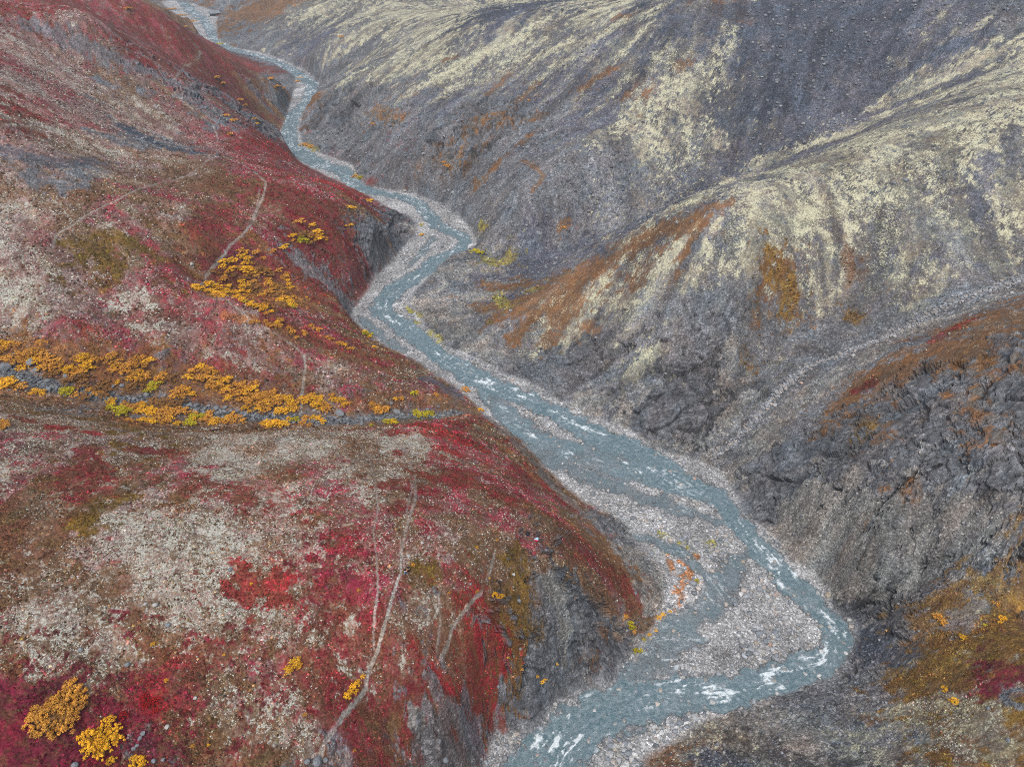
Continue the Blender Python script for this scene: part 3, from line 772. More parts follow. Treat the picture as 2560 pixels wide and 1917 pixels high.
    bp = g.n('ShaderNodeBump'); bp.inputs['Distance'].default_value = .35; bp.inputs['Strength'].default_value = .8; g.put(bp, 'Height', h)
    nt.links.new(bp.outputs[0], b.inputs['Normal'])
    return m
GM = ground_material()
def tag(o, label=None, cat=None, group=None, kind=None):
    if label: o['label'] = label
    if cat: o['category'] = cat
    if group: o['group'] = group
    if kind: o['kind'] = kind
    return o
def link_mesh(name, verts, faces, mat, parent=None, smooth=False):
    me = bpy.data.meshes.new(name); verts = np.asarray(verts, f32); faces = np.asarray(faces, np.int32); k = faces.shape[1]
    me.vertices.add(len(verts)); me.vertices.foreach_set('co', verts.ravel())
    me.loops.add(faces.size); me.loops.foreach_set('vertex_index', faces.ravel())
    me.polygons.add(len(faces)); me.polygons.foreach_set('loop_start', np.arange(0, faces.size, k, dtype=np.int32))
    me.update(calc_edges=True); me.polygons.foreach_set('use_smooth', np.full(len(faces), smooth))
    if mat: me.materials.append(mat)
    o = bpy.data.objects.new(name, me); COL.objects.link(o)
    if parent: o.parent = parent
    return o
def set_col(me, name, arr):
    a = me.attributes.new(name, 'FLOAT_COLOR', 'POINT'); a.data.foreach_set('color', np.ascontiguousarray(arr, f32).ravel())
def grid_faces(mask):
    i, j = np.nonzero(mask); a = i * NC + j
    return np.stack([a, a + 1, a + NC + 1, a + NC], 1)
VX = np.stack([X + DX, Y + DY, H], -1).reshape(-1, 3)
ATT1 = np.stack([CR, CG, CBl, np.ones_like(CR)], -1).reshape(-1, 4)
ATT2 = np.stack([LI, TI, RO, np.ones_like(CR)], -1).reshape(-1, 4)
ATT3 = np.stack([GR, BU, WET, np.ones_like(CR)], -1).reshape(-1, 4)
fp = PM[:-1, :-1] > .45; fb = (BW[:-1, :-1] > .5) & ~fp
jm = (ms_c[0:1, 0:1] * 0)  # which bank
side_full = lin_up(ms_c, k4)[:-1, :-1]
left = (side_full > 0) & ~fp & ~fb; right = ~left & ~fp & ~fb
for nm, mk in (('footpath', fp), ('riverbed', fb), ('tundra_hillside', left), ('scree_hillside', right)):
    F = grid_faces(mk); u, inv = np.unique(F, return_inverse=True); 
    o = link_mesh(nm, VX[u], inv.reshape(F.shape), GM); tag(o, kind='structure')
    set_col(o.data, 'col', ATT1[u]); set_col(o.data, 'prm', ATT2[u]); set_col(o.data, 'prm2', ATT3[u])
    print(nm, len(F))
# ------------------------------------------------------------------ river surface
FOAM = """930 955 0|1095 642 1|1065 665 1.2|1035 695 1.5|1022 700 1.5|945 768 2|965 765 1.6|968 790 1.8|985 805 2|1000 812 1.5|1095 885 1|1205 955 2.6|1225 950 1.8|1238 975 1.2|1285 972 1.4|1312 990 2|1330 985 1.5|1260 1020 1.8|1390 1030 1.8|1410 1040 1.6|1328 1087 2|1435 1060 2|1460 1070 1.8|1490 1078 1.5|1000 790 1.2|1430 1135 1|1560 1155 .8|1600 1180 1|1635 1175 1|1690 1200 .9
1120 568 1.8|1135 575 1.5|1150 586 1.8|1145 618 1.8|1130 630 1.5|1050 530 1.5|1065 545 1.5|1020 492 1.2|1070 560 1.2|1000 487 1|960 480 1
1870 1330 1.6|1885 1350 1.8|1900 1370 1.8|1925 1395 2|1940 1400 1.8|1942 1425 1.5|1985 1430 1.8|1950 1455 1.6|1960 1470 1|2065 1540 1|2078 1560 1.6|2085 1575 1.2|2112 1585 1|2055 1625 1.8|2052 1650 1.5|2025 1650 1.4|2000 1670 1.2|1925 1685 1.8|1940 1705 1.8|1950 1715 1.4|1778 1720 1.8|1800 1735 1.8|1810 1748 1.6|1825 1728 1.5|1765 1715 1.4|1700 1700 1|1715 1712 .8
1395 1850 1.8|1420 1865 1.8|1435 1850 1.4|1445 1835 1|1345 1855 1.2|1350 1865 1|1392 1905 1|1420 1790 .6|1700 1725 1.2""".replace('\n', '|')
fo = pts(FOAM); fx, fy = at_river(fo[:, 0], fo[:, 1], 0.0)
wmask = (BD < 2.5) & (Y < 1000) & (H < ZR + .32)
q = wmask[:-1, :-1] | wmask[1:, :-1] | wmask[:-1, 1:] | wmask[1:, 1:]
F = grid_faces(q); u, inv = np.unique(F, return_inverse=True)
wx_, wy_ = X.ravel()[u], Y.ravel()[u]; ar, la, hh, zr_ = ARC.ravel()[u], LAT.ravel()[u], H.ravel()[u], ZR.ravel()[u]
foam = np.zeros(len(u), f32)
for a, b, r in zip(fx, fy, fo[:, 2]):
    if r <= 0: continue
    k_ = int(np.argmin((MAINW[:, 0] - a) ** 2 + (MAINW[:, 1] - b) ** 2)); k_ = min(max(k_, 1), len(MAINW) - 2)
    tx, ty = MAINW[k_ + 1, 0] - MAINW[k_ - 1, 0], MAINW[k_ + 1, 1] - MAINW[k_ - 1, 1]; tl = math.hypot(tx, ty); tx /= tl; ty /= tl
    al_ = (wx_ - a) * tx + (wy_ - b) * ty; ac_ = -(wx_ - a) * ty + (wy_ - b) * tx
    foam = np.maximum(foam, np.exp(-((al_ / (r * 1.3)) ** 2 + (ac_ / (r * .55)) ** 2) * .8))
streak = fbm(ar / 2.6, la / .45, 400, 4, .6); fine = fbm(wx_ / .5, wy_ / .5, 410, 4, .6)
f1 = sstep(.52, .85, foam * .8 + (streak - .5) * 2.1 * (foam > .05) + (fine - .5) * 1.5)
rap = sstep(.45, .65, fbm(ar / 9, la / 5, 420, 2)) * .55 + sstep(230, 450, wy_) * .45
dep = np.clip((zr_ - hh) / .8, 0, 1)
f2 = sstep(.66, .92, rap * .6 + (streak - .5) * 1.6 + (fine - .5) * 1.2 + .16) * .75
edge = sstep(.34, .62, fbm(ar / 1.5, la / .35, 425, 3)) * sstep(.3, .05, dep) * .25
shallow = sstep(.5, .05, zr_ - hh)
foam = np.clip(np.maximum(np.maximum(f1, f2), edge), 0, 1)
rip = (fbm(ar / 1.6, la / .5, 430, 4, .6) - .5) * .26 + foam * .10
wv = np.stack([wx_, wy_, zr_ - .03 + rip], -1)
def water_material():
    m, nt, b = mat_new('river_water'); g = NT(nt)
    pos = g.n('ShaderNodeNewGeometry').outputs['Position']; a = g.sep(g.attr('wat').outputs['Color'])
    n = g.noise(pos, 1.1, 4, .6)
    c = g.mix(a[1], srgb(128, 142, 150), srgb(84, 112, 122)); c = g.mix(g.rng(n, .42, .66, 0, .55), c, srgb(160, 172, 180)); c = g.mix(g.rng(g.noise(pos, .22, 3, .6), .42, .62, 0, .5), c, srgb(102, 122, 130))
    c = g.mix(g.m('MULTIPLY', a[0], .85), c, srgb(214, 224, 230))
    nt.links.new(c, b.inputs['Base Color'])
    b.inputs['Roughness'].default_value = .18; b.inputs['IOR'].default_value = 1.33
    nt.links.new(g.rng(a[0], 0, 1, .15, .8), b.inputs['Roughness'])
    al = g.m('MAXIMUM', g.rng(a[1], .05, .6, .22, .85), a[0]); nt.links.new(al, b.inputs['Alpha'])
    bp = g.n('ShaderNodeBump'); bp.inputs['Distance'].default_value = .3; bp.inputs['Strength'].default_value = .9
    g.put(bp, 'Height', g.noise(pos, 3.0, 4, .6)); nt.links.new(bp.outputs[0], b.inputs['Normal'])
    return m
ow = link_mesh('river', wv, inv.reshape(F.shape), water_material(), smooth=True); tag(ow, kind='structure')
set_col(ow.data, 'wat', np.stack([foam, dep, shallow, np.ones_like(dep)], -1))
#@@OBJECTS
# ------------------------------------------------------------------ rocks
def rock_material():
    m, nt, b = mat_new('stone'); g = NT(nt)
    pos = g.n('ShaderNodeNewGeometry').outputs['Position']; a = g.attr('tone').outputs['Color']
    n = g.noise(pos, 4.0, 5, .7); f = g.rng(n, .3, .7, .62, 1.35)
    l = g.noise(pos, 2.1, 4, .7); lm = g.rng(l, .56, .62, 0, .45)
    c = g.mix(1.0, a, f, 'MULTIPLY'); c = g.mix(lm, c, srgb(150, 152, 146))
    nt.links.new(c, b.inputs['Base Color']); b.inputs['Roughness'].default_value = .85
    bp = g.n('ShaderNodeBump'); bp.inputs['Distance'].default_value = .08; g.put(bp, 'Height', n); nt.links.new(bp.outputs[0], b.inputs['Normal'])
    return m
RM = rock_material()
def ico(sub):
    bm = bmesh.new(); bmesh.ops.create_icosphere(bm, subdivisions=sub, radius=1.0); bm.verts.ensure_lookup_table()
    v = np.array([q.co[:] for q in bm.verts], f32); f = np.array([[q.index for q in p.verts] for p in bm.faces], np.int32); bm.free(); return v, f
I1, I2, I3 = ico(1), ico(2), ico(3)
def rock_shape(base, rs, angular=.5):
    """a convex block: a sphere cut by random planes, then roughened"""
    v, f = base; v = v.copy(); n = rs.normal(size=(int(9 + 5 * rs.rand()), 3)); n /= np.linalg.norm(n, axis=1)[:, None]
    d = .62 + .3 * rs.rand(len(n))
    for a, b in zip(n, d):
        k = v @ a; over = np.maximum(k - b, 0); v = v - over[:, None] * a * (.6 + .4 * angular)
    s = np.array([1, .62 + .35 * rs.rand(), .45 + .35 * rs.rand()]); v = v * s
    v = v + rs.normal(size=v.shape) * .018
    return v.astype(f32), f
def rotz(v, a):
    c, s = math.cos(a), math.sin(a); return np.stack([v[:, 0] * c - v[:, 1] * s, v[:, 0] * s + v[:, 1] * c, v[:, 2]], 1)
rs = np.random.RandomState(5)
PROTO = []
for k in range(10):
    v, f = rock_shape(I3, rs, 1.0 if k < 6 else .5)
    PROTO.append((v, f))
TONES = {'grey': (112, 116, 122), 'dark': (84, 89, 96), 'pale': (160, 160, 158), 'pink': (168, 140, 126), 'tan': (146, 138, 124), 'red': (116, 88, 84), 'blue': (110, 116, 123)}
RMESH = {}
def rock_mesh(k, tone):
    key = (k, tone)
    if key not in RMESH:
        v, f = PROTO[k]; o = link_mesh('boulder', v, f, RM); c = np.concatenate([np.tile(lin(TONES[tone]), (len(v), 1)), np.ones((len(v), 1))], 1)
        set_col(o.data, 'tone', c); RMESH[key] = o.data; bpy.data.objects.remove(o)
    return RMESH[key]
NROCK = [0]
def boulder(x, y, size, tone, label, group, k=None, sink=.3):
    k = rs.randint(len(PROTO)) if k is None else k
    o = bpy.data.objects.new('boulder', rock_mesh(k, tone)); COL.objects.link(o)
    s = size / 2; hz = PROTO[k][0][:, 2].max()
    z = float(samp(H, np.array([x]), np.array([y]))[0])
    o.location = (x, y, z + s * hz * (1 - 2 * sink)); o.scale = (s, s, s * (.9 + .4 * rs.rand()))
    o.rotation_euler = (rs.uniform(-.15, .15), rs.uniform(-.15, .15), rs.uniform(0, 6.28)); tag(o, label, 'boulder', group); NROCK[0] += 1
    return o
def hits(lst):
    a = np.array([l[:2] for l in lst], float); return hit(a[:, 0], a[:, 1], H)
def crop(u0, v0, sc, items): return [(u0 + i[0] / sc, v0 + i[1] / sc) + tuple(i[2:]) for i in items]
TN = {'g': 'grey', 'd': 'dark', 'p': 'pale', 'k': 'pink', 't': 'tan', 'r': 'red', 'b': 'blue'}
def parse(s):
    out = []
    for q in s.split('|'):
        q = q.split(); out.append((float(q[0]), float(q[1]), float(q[2]), q[3]))
    return out
tone_word = {'grey': 'mid grey', 'dark': 'dark grey', 'pale': 'pale grey', 'pink': 'pinkish', 'tan': 'tan', 'red': 'reddish brown', 'blue': 'blue grey'}
BL = []   # u v size tone where
def addb(lst, where, grp): BL.extend([(a, b, c, TN[d], where, grp) for a, b, c, d in lst])
addb(crop(1700, 1277, 2.572, parse("490 310 .9 d|225 460 1.5 g|405 330 1.1 t|410 500 1.4 g|400 445 1.1 g|610 545 1 k|950 545 1.5 t|565 940 1 g|30 1045 1.5 g|460 1030 .9 b|560 1180 .8 p|365 1225 1.7 g|930 1055 1.2 g|860 1040 1 p|820 1070 .9 p|335 575 1 b|270 300 1 g|490 850 1 t|580 860 1 k|720 890 .8 b|660 970 .9 b|150 1050 .9 g|20 1070 .9 p|175 400 1 b|520 990 1.1 d|85 440 .9 g|780 620 1 g")), 'on the gravel bar inside the lower river bend', 'boulders on the gravel bar')
addb(crop(850, 1277, 2.572, parse("1385 1245 1 p|1100 1485 1 p|1125 1440 .9 p|1240 1465 .9 t|1180 1450 1.2 g|1520 1385 .9 r|1860 1400 2 g|1750 1410 1.2 b|1690 1422 .9 p|1610 1420 1 g|1925 1400 1.2 g|2030 1510 1.3 d|1710 1530 1.2 g|1370 1525 1 k|2195 1070 .9 p|1130 1620 1 p|1060 1590 1.1 g|1060 1500 .7 b|1000 1530 .7 g|1975 1045 .6 p|2160 660 .7 p|2045 935 .7 p")), 'at the river edge below the lower cliff', 'boulders by the lower river')
addb(crop(850, 640, 2.572, parse("870 368 1 b|1440 975 1.8 g|1570 1145 1.8 b|1130 1055 1.4 p|1070 955 1.8 g|1845 1175 1.1 p|1865 1245 1 g|1930 1345 1 p|2120 1395 1.4 k|1625 1530 1.5 b|1385 1195 1 p|1330 1000 1 p|790 710 1.1 t|762 715 1 b|1065 775 1 p|980 740 1 g|930 710 1 b|1250 845 1.1 g|1350 880 1.2 b|1245 1105 1.8 g|1110 800 1.1 k|1085 832 1 p|1150 745 1 g|700 600 1.2 b|685 545 1.3 g|475 567 1 g|310 435 1.3 r|480 90 1 g|1850 1370 1 p|1580 1290 .9 p|2060 1465 1 p|2030 1500 1.1 p|1830 1590 1.2 p|1900 1590 1.3 p|1980 1530 1.2 g|1400 1280 .8 p|1560 1050 1.2 g")), 'in the middle reach of the river', 'boulders along the middle river')
addb(crop(1700, 640, 2.572, parse("90 1440 1.5 k|700 1050 .9 b|610 960 1.3 p|1115 645 1.3 p|380 1140 1 p|245 1350 .8 b|780 820 1.1 k|1380 520 1.1 p|2130 240 1.2 p|1060 640 1.3 b|1730 310 1.1 b")), 'in the stony bed of the right hand side gully', 'boulders in the right gully')
addb(crop(0, 820, 3.95, parse("135 270 1.8 g|60 395 3.4 b|320 350 2.8 g|355 420 1.9 b|655 480 1.5 b|320 297 1.1 p|1210 575 1.4 g|1120 580 1.1 g|1325 705 1.4 g|1450 662 1.5 b|1270 680 1 g|1930 830 1.9 b|2140 800 1.4 g|1890 760 1.3 b|480 605 1.8 b|2010 615 .8 b|200 500 1.2 g|400 540 1.2 b|560 590 1.2 b|1630 670 1 g|1390 680 .9 g|2060 770 1.2 g")), 'in the willow gully on the left', 'boulders in the willow gully')
addb(crop(500, 900, 2.989, parse("1045 400 3.2 g|1005 435 1.8 b|1470 390 2.5 g|855 375 1 p|120 360 1.6 g|190 355 1.3 g|350 400 1.3 b|550 415 1.4 g|1210 480 1.4 b|1430 325 1.2 g|25 400 1.4 b|1240 435 1.2 g|400 420 1.2 g|470 430 1.1 g|930 440 1 b|1100 440 1.2 g|1700 370 1.2 b|1610 420 1 g|1780 350 1.2 b|2160 330 .9 p")), 'in the lower willow gully on the left', 'boulders in the willow gully')
addb(crop(0, 1277, 2.572, parse("1000 605 .9 p|935 600 .7 p|1080 735 .9 b|520 893 .7 b|2040 1612 1.8 g|1975 1612 1 g|2090 1600 .9 g|480 1640 1 b|900 1460 .8 g|880 1510 .8 b|1075 1390 .7 p|1255 1205 .6 p|1480 378 .7 b|820 990 .8 b|1670 950 .5 p|920 1430 .7 g|860 1530 .7 g|990 1610 .8 b|1050 1600 .7 g|330 1350 .3 b")), 'lying on the near heath slope', 'stones on the near heath')
addb(crop(850, 1277, 2.572, parse("1018 1130 .8 b|1117 410 .7 p|440 290 .8 p|1205 145 .3 d|380 1155 .6 b|1160 885 .6 b|1150 580 .8 g|840 470 .6 b|1345 335 .4 g|680 1600 1.1 b|640 1480 .7 g|530 205 .6 p|570 175 .6 p|1900 530 .9 g|1035 720 .5 b")), 'lying on the red heath above the lower cliff', 'stones on the near heath')
addb(crop(1700, 0, 2.572, parse("1450 1165 1.9 b|1380 1182 1.6 b|1185 1205 1 b|680 1430 1.2 b|625 520 2.2 b|780 1580 1 b|2050 400 1.4 b|1245 1040 1 b|1040 1225 .8 b|1850 700 .8 g|190 1540 1.1 b|570 730 1.8 b|1935 1470 1 b")), 'on the pale lichen slope above the right gully', 'stones on the lichen slope')
addb([(480, 662, 1.5, 'p'), (713, 1128, .9, 'p'), (520, 44, 3, 'p'), (845, 1137, .7, 'b'), (2470, 1770, .8, 'b'), (2520, 1850, .9, 'b'), (1950, 1849, .6, 'p'), (950, 490, 2, 'p'), (965, 483, 1.6, 'g'), (1012, 478, 2.2, 'p')], 'standing alone among low plants', 'scattered stones')
bx, by, bok = hits(BL)
FIRST = []
for (u_0, v_0, sz, tn, wh, gp), x_, y_, o_ in zip(BL, bx, by, bok):
    if not o_: continue
    sw = 'largest' if sz > 2.6 else 'large' if sz > 1.45 else 'medium' if sz > 1.0 else 'small'
    boulder(x_, y_, sz, tn, '%s %s boulder %s' % (sw, tone_word[tn], wh), gp)
# loose stones too many to count: one mesh per place
def stones(name, xs, ys, ss, tones, rsx, label, base=I1, sink=.25, cat='stones'):
    shapes = [rock_shape(base, rsx, .9) for _ in range(14)]; V, Fc, Cc = [], [], []; off = 0
    zs = samp(H, xs, ys); ki = rsx.randint(0, 14, len(xs)); ang = rsx.rand(len(xs)) * 6.28
    for i in range(len(xs)):
        v, f = shapes[ki[i]]; v = rotz(v, ang[i]) * (ss[i] / 2); 
        V.append(v + np.array([xs[i], ys[i], zs[i] + ss[i] * .5 * (.55 - sink)])); Fc.append(f + off); off += len(v)
        Cc.append(np.tile(tones[i], (len(v), 1)))
    o = link_mesh(name, np.concatenate(V), np.concatenate(Fc), RM); C4 = np.concatenate(Cc); set_col(o.data, 'tone', np.concatenate([C4, np.ones((len(C4), 1))], 1))
    tag(o, label, cat, kind='stuff'); return o
def tone_pick(n, r, cols, jit=.16):
    c = np.array([lin(q) for q in cols])[r.randint(0, len(cols), n)]; return c * np.exp(r.normal(size=(n, 1)) * jit)
r6 = np.random.RandomState(6)
def scatter(n, ylo, yhi, cond, r, pow_=1.6):
    """points on the sheet, denser near the camera"""
    t = r.rand(n * 6); yy = ylo + (yhi - ylo) * t ** pow_; xx = (r.rand(n * 6) * 1.7 - .85) * (yy + YC)
    k = cond(xx, yy); return xx[k][:n], yy[k][:n]
PAL = [(150, 153, 157), (132, 137, 144), (116, 122, 130), (172, 173, 174), (156, 148, 142), (140, 140, 138), (104, 110, 118)]
BWs = lambda x, y: samp(BW, x, y); WTs = lambda x, y: samp(WET, x, y)
xs, ys = scatter(30000, 55, 330, lambda x, y: (BWs(x, y) > .6) & (WTs(x, y) < .55) & (fbm(x / 6, y / 6, 600, 2) > .36), r6)
pk = sstep(.4, .62, fbm(xs / 7, ys / 7, 612, 3)); ss = (.14 + .5 * r6.rand(len(xs)) ** 4.0) * (1 + 2.1 * pk); o1 = stones('river_cobbles', xs, ys, ss, tone_pick(len(xs), r6, PAL), r6, 'pale rounded cobbles covering the gravel bars of the river', cat='cobbles')
xs, ys = scatter(3200, 55, 420, lambda x, y: (BWs(x, y) > .6) & (WTs(x, y) > .6), r6)
ss = .5 + .9 * r6.rand(len(xs)) ** 3; stones('stones_in_the_water', xs, ys, ss, tone_pick(len(xs), r6, PAL[1:]), r6, 'wet grey stones breaking the surface of the running river', base=I1, sink=-.2)
def along(n, txt, width, r, G=H0):
    p = pts(txt); x, y, k = hit(p[:, 0], p[:, 1], G); L = np.hypot(np.diff(x), np.diff(y)); c = np.concatenate([[0], np.cumsum(L)])
    q = r.rand(n) * c[-1]; i = np.clip(np.searchsorted(c, q) - 1, 0, len(L) - 1); t = (q - c[i]) / L[i]
    return x[i] + t * (x[i + 1] - x[i]) + r.normal(size=n) * width, y[i] + t * (y[i + 1] - y[i]) + r.normal(size=n) * width
STREAM = "0 925|60 945|116 961|170 975|231 984|300 996|382 1007|450 1013|521 1028|600 1040|695 1048|780 1052|880 1050|950 1044|1000 1038|1080 1035|1150 1030"
xs, ys = along(2300, STREAM, .85, r6); ss = .35 + 1.0 * r6.rand(len(xs)) ** 2.2
stones('stream_stones', xs, ys, ss, tone_pick(len(xs), r6, [(92, 96, 102), (74, 78, 84), (116, 119, 122)]), r6, 'blue grey stones filling the stream bed of the left willow gully', base=I1)
GUL3 = "2560 700|2440 740|2300 800|2200 850|2100 890|2010 920|1930 1000|1870 1070|1830 1110|1780 1140"
xs, ys = along(3000, GUL3, .75, r6); ss = .3 + .9 * r6.rand(len(xs)) ** 2.5
stones('gully_stones', xs, ys, ss, tone_pick(len(xs), r6, [(146, 149, 154), (126, 130, 136), (104, 109, 116), (150, 142, 136)]), r6, 'pale angular stones strewn down the bed of the right gully')
def kindw(x, y, ks):
    w = cover_at(x, y); return sum(w[..., CI[k]] for k in ks)
xs, ys = scatter(9000, 60, 420, lambda x, y: (BWs(x, y) < .2) & (kindw(x, y, 'gudtc') > .6) & (samp(RO, x, y) < .5), r6, 1.3)
ss = (.25 + .8 * r6.rand(len(xs)) ** 4) * np.clip(ys / 150, .8, 2.2)
stones('scree_blocks', xs, ys, ss, tone_pick(len(xs), r6, [(112, 116, 124), (92, 97, 106), (132, 134, 138), (104, 102, 110)]), r6, 'loose grey blocks lying over the scree slopes')
# ------------------------------------------------------------------ plants
def leaf_material(name, c1, c2, c3):
    m, nt, b = mat_new(name); g = NT(nt)
    oi = g.n('ShaderNodeObjectInfo').outputs['Random']; a = g.sep(g.attr('tone').outputs['Color'])
    pos = g.n('ShaderNodeNewGeometry').outputs['Position']
    c = g.mix(a[0], srgb(*c1), srgb(*c2)); c = g.mix(g.rng(g.noise(pos, .9, 2), .45, .6, 0, .55), c, srgb(*c3))
    c = g.mix(1.0, c, g.rng(oi, 0, 1, .8, 1.15), 'MULTIPLY')
    nt.links.new(c, b.inputs['Base Color']); b.inputs['Roughness'].default_value = .7; b.inputs['Specular IOR Level'].default_value = .2
    return m
LM = {'Y': leaf_material('yellow_leaves', (226, 166, 26), (246, 200, 62), (190, 132, 36)), 'A': leaf_material('amber_leaves', (198, 136, 44), (226, 170, 76), (150, 104, 54)),
      'T': leaf_material('tan_leaves', (134, 96, 52), (164, 118, 62), (104, 78, 62)), 'L': leaf_material('lime_leaves', (170, 160, 30), (208, 192, 48), (150, 132, 34)),
      'R': leaf_material('red_leaves', (150, 26, 30), (176, 40, 32), (120, 26, 40))}
m_stem, nt_, b_ = mat_new('bark'); b_.inputs['Base Color'].default_value = srgb(74, 62, 58); b_.inputs['Roughness'].default_value = .9
def willow_mesh(r):
    """leaves in clumps over a low, many-lobed crown of radius about 1"""
    V, T, Q = [], [], []
    nl = 24
    cen = []
    for k in range(nl):
        a = k * 2.4 + r.rand(); q = math.sqrt((k + .5) / nl) * .84 * (.8 + .35 * r.rand())
        cen.append((q * math.cos(a), q * math.sin(a), .62 * math.sqrt(max(0, 1 - q * q)) * (.75 + .4 * r.rand()), .12 + .12 * r.rand()))
    for (x, y, z, rr) in cen:
        n = 62; d = r.normal(size=(n, 3)); d /= np.linalg.norm(d, axis=1)[:, None]; d[:, 2] = np.abs(d[:, 2]) * 1.1 - .25
        c = d * rr * (.75 + .35 * r.rand(n, 1)) + np.array([x, y, z])
        nn = d + r.normal(size=(n, 3)) * .5; nn /= np.linalg.norm(nn, axis=1)[:, None]
        t1 = np.cross(nn, r.normal(size=(n, 3))); t1 /= np.linalg.norm(t1, axis=1)[:, None]; t2 = np.cross(nn, t1)
        s = (.034 + .03 * r.rand(n, 1))
        V.append(np.stack([c - t1 * s, c + t2 * s * .7, c + t1 * s, c - t2 * s * .7], 1).reshape(-1, 3)); tt = r.rand(n) * .6 + .4 * r.rand(); T.append(np.repeat(tt, 4))
    V = np.concatenate(V); T = np.concatenate(T); V[:, 2] = np.maximum(V[:, 2], .02)
    F = np.arange(len(V)).reshape(-1, 4); return V, F, T, cen
def tube(a, b, r0, r1, n=5):
    a = np.array(a, float); b = np.array(b, float); d = b - a; d /= np.linalg.norm(d) + 1e-9
    u = np.cross(d, [0, .3, 1.]); u /= np.linalg.norm(u) + 1e-9; w = np.cross(d, u)
    th = np.arange(n) * 2 * math.pi / n; ring = np.outer(np.cos(th), u) + np.outer(np.sin(th), w)
    V = np.concatenate([a + ring * r0, b + ring * r1]); F = [[i, (i + 1) % n, n + (i + 1) % n, n + i] for i in range(n)]
    return V, np.array(F)
WM = []
for k in range(5):
    r = np.random.RandomState(40 + k); V, F, T, cen = willow_mesh(r)
    sv_, sf_, off = [], [], 0
    for (x, y, z, rr) in cen:
        mid = (x * .45 + r.normal() * .04, y * .45 + r.normal() * .04, z * .5)
        for A_, B_, r0, r1 in (((x * .08, y * .08, -.1), mid, .035, .022), (mid, (x, y, z), .022, .008)):
            tv, tf = tube(A_, B_, r0, r1); sv_.append(tv); sf_.append(tf + off); off += len(tv)
    WM.append((V, F, T, np.concatenate(sv_), np.concatenate(sf_)))
WDATA = {}
def willow_data(k, c):
    if (k, c) not in WDATA:
        V, F, T, SV, SF = WM[k]; o = link_mesh('foliage', V, F, LM[c]); set_col(o.data, 'tone', np.stack([T, T, T, np.ones_like(T)], 1))
        WDATA[(k, c)] = o.data; bpy.data.objects.remove(o)
    if k not in WDATA:
        o = link_mesh('stems', WM[k][3], WM[k][4], m_stem); WDATA[k] = o.data; bpy.data.objects.remove(o)
    return WDATA[(k, c)], WDATA[k]
cw = {'Y': 'bright yellow', 'A': 'amber orange', 'T': 'tan, half bare', 'L': 'lime yellow', 'R': 'scarlet'}
rw = np.random.RandomState(77)
def willow(x, y, w, c, where, group, name='willow_shrub', cat='shrub'):
    k = rw.randint(5); fo_, st_ = willow_data(k, c); e = bpy.data.objects.new(name, None); COL.objects.link(e)
    z = float(samp(H, np.array([x]), np.array([y]))[0]); s = w / 2
    e.location = (x, y, z - .04); e.rotation_euler = (0, 0, rw.uniform(0, 6.28)); hz = rw.uniform(.85, 1.25) * min(1.0, 1.3 / max(s, .6)) 
    e.scale = (s, s * rw.uniform(.8, 1.1), s * hz)
    tag(e, '%s %s %s' % (cw[c], 'willow shrub' if cat == 'shrub' else cat, where), cat, group)
    for nm, d in (('foliage', fo_), ('stems', st_)):
        o = bpy.data.objects.new(nm, d); COL.objects.link(o); o.parent = e
    return e
WL = []
def addw(u0, v0, sc, s, where, grp, t=None):
    for q in s.split('|'):
        q = q.split(); WL.append((u0 + float(q[0]) / sc, v0 + float(q[1]) / sc, float(q[2]) / sc, q[3], where, grp))
THK = "1160 110 120 T|1210 115 150 T|1250 140 90 A|1320 90 100 Y|1340 165 100 Y|1365 130 70 Y|1170 185 110 L|1210 200 70 L|1430 160 40 A|985 240 80 Y|1080 175 40 A|870 290 50 A|580 300 50 Y|680 310 80 A|390 395 110 Y|410 480 100 Y|520 350 90 Y|560 380 110 Y|570 430 90 Y|545 480 110 Y|590 500 90 Y|600 540 90 A|490 480 60 A|700 480 110 T|750 500 110 T|700 550 110 A|840 540 80 T|920 500 90 A|370 530 60 A|220 510 70 T|1005 560 55 Y|1015 610 55 Y|1030 650 55 Y|1025 690 45 Y|220 660 110 Y|280 690 90 Y|350 730 100 Y|380 665 80 Y|320 600 80 A|520 620 80 Y|545 670 80 Y|540 720 70 Y|490 740 80 Y|490 790 70 Y|590 770 50 A|650 690 110 T|660 620 60 A|700 730 100 T|760 740 90 A|820 650 100 A|830 720 120 A|870 680 90 A|920 700 110 T|970 730 90 T|900 760 110 T|980 800 100 Y|1030 840 110 Y|1080 885 80 Y|1000 870 90 L|940 870 120 T|1080 780 50 A|780 880 90 A|840 900 80 T|600 650 80 T|440 560 80 T|560 590 80 T"
addw(480, 560, 4.246, THK, 'in the thicket below the bend of the footpath', 'willows of the upper thicket')
addw(480, 560, 4.246, "30 670 80 Y|90 690 80 Y|200 720 80 Y|260 750 80 Y|330 775 80 Y|560 830 60 L|620 860 100 Y|690 890 90 Y|745 925 70 Y|840 940 50 Y", 'in the row behind the crest of the rounded hill', 'willows behind the rounded hill')
addw(480, 560, 4.246, "635 1050 70 A|810 1075 60 A|870 1090 80 A|940 1040 80 A|1030 1120 60 A|1060 1160 70 A|930 1080 50 A|1270 1090 60 A|1350 1140 70 A|1220 780 25 Y|1630 25 30 Y|1690 20 50 Y|1930 1310 40 Y|1830 1175 90 L|1890 1190 70 L|1480 1230 60 A|1570 1280 70 A|1700 1330 60 A|1200 1180 60 A", 'low in the red heath beside the river slope', 'scattered low willows')
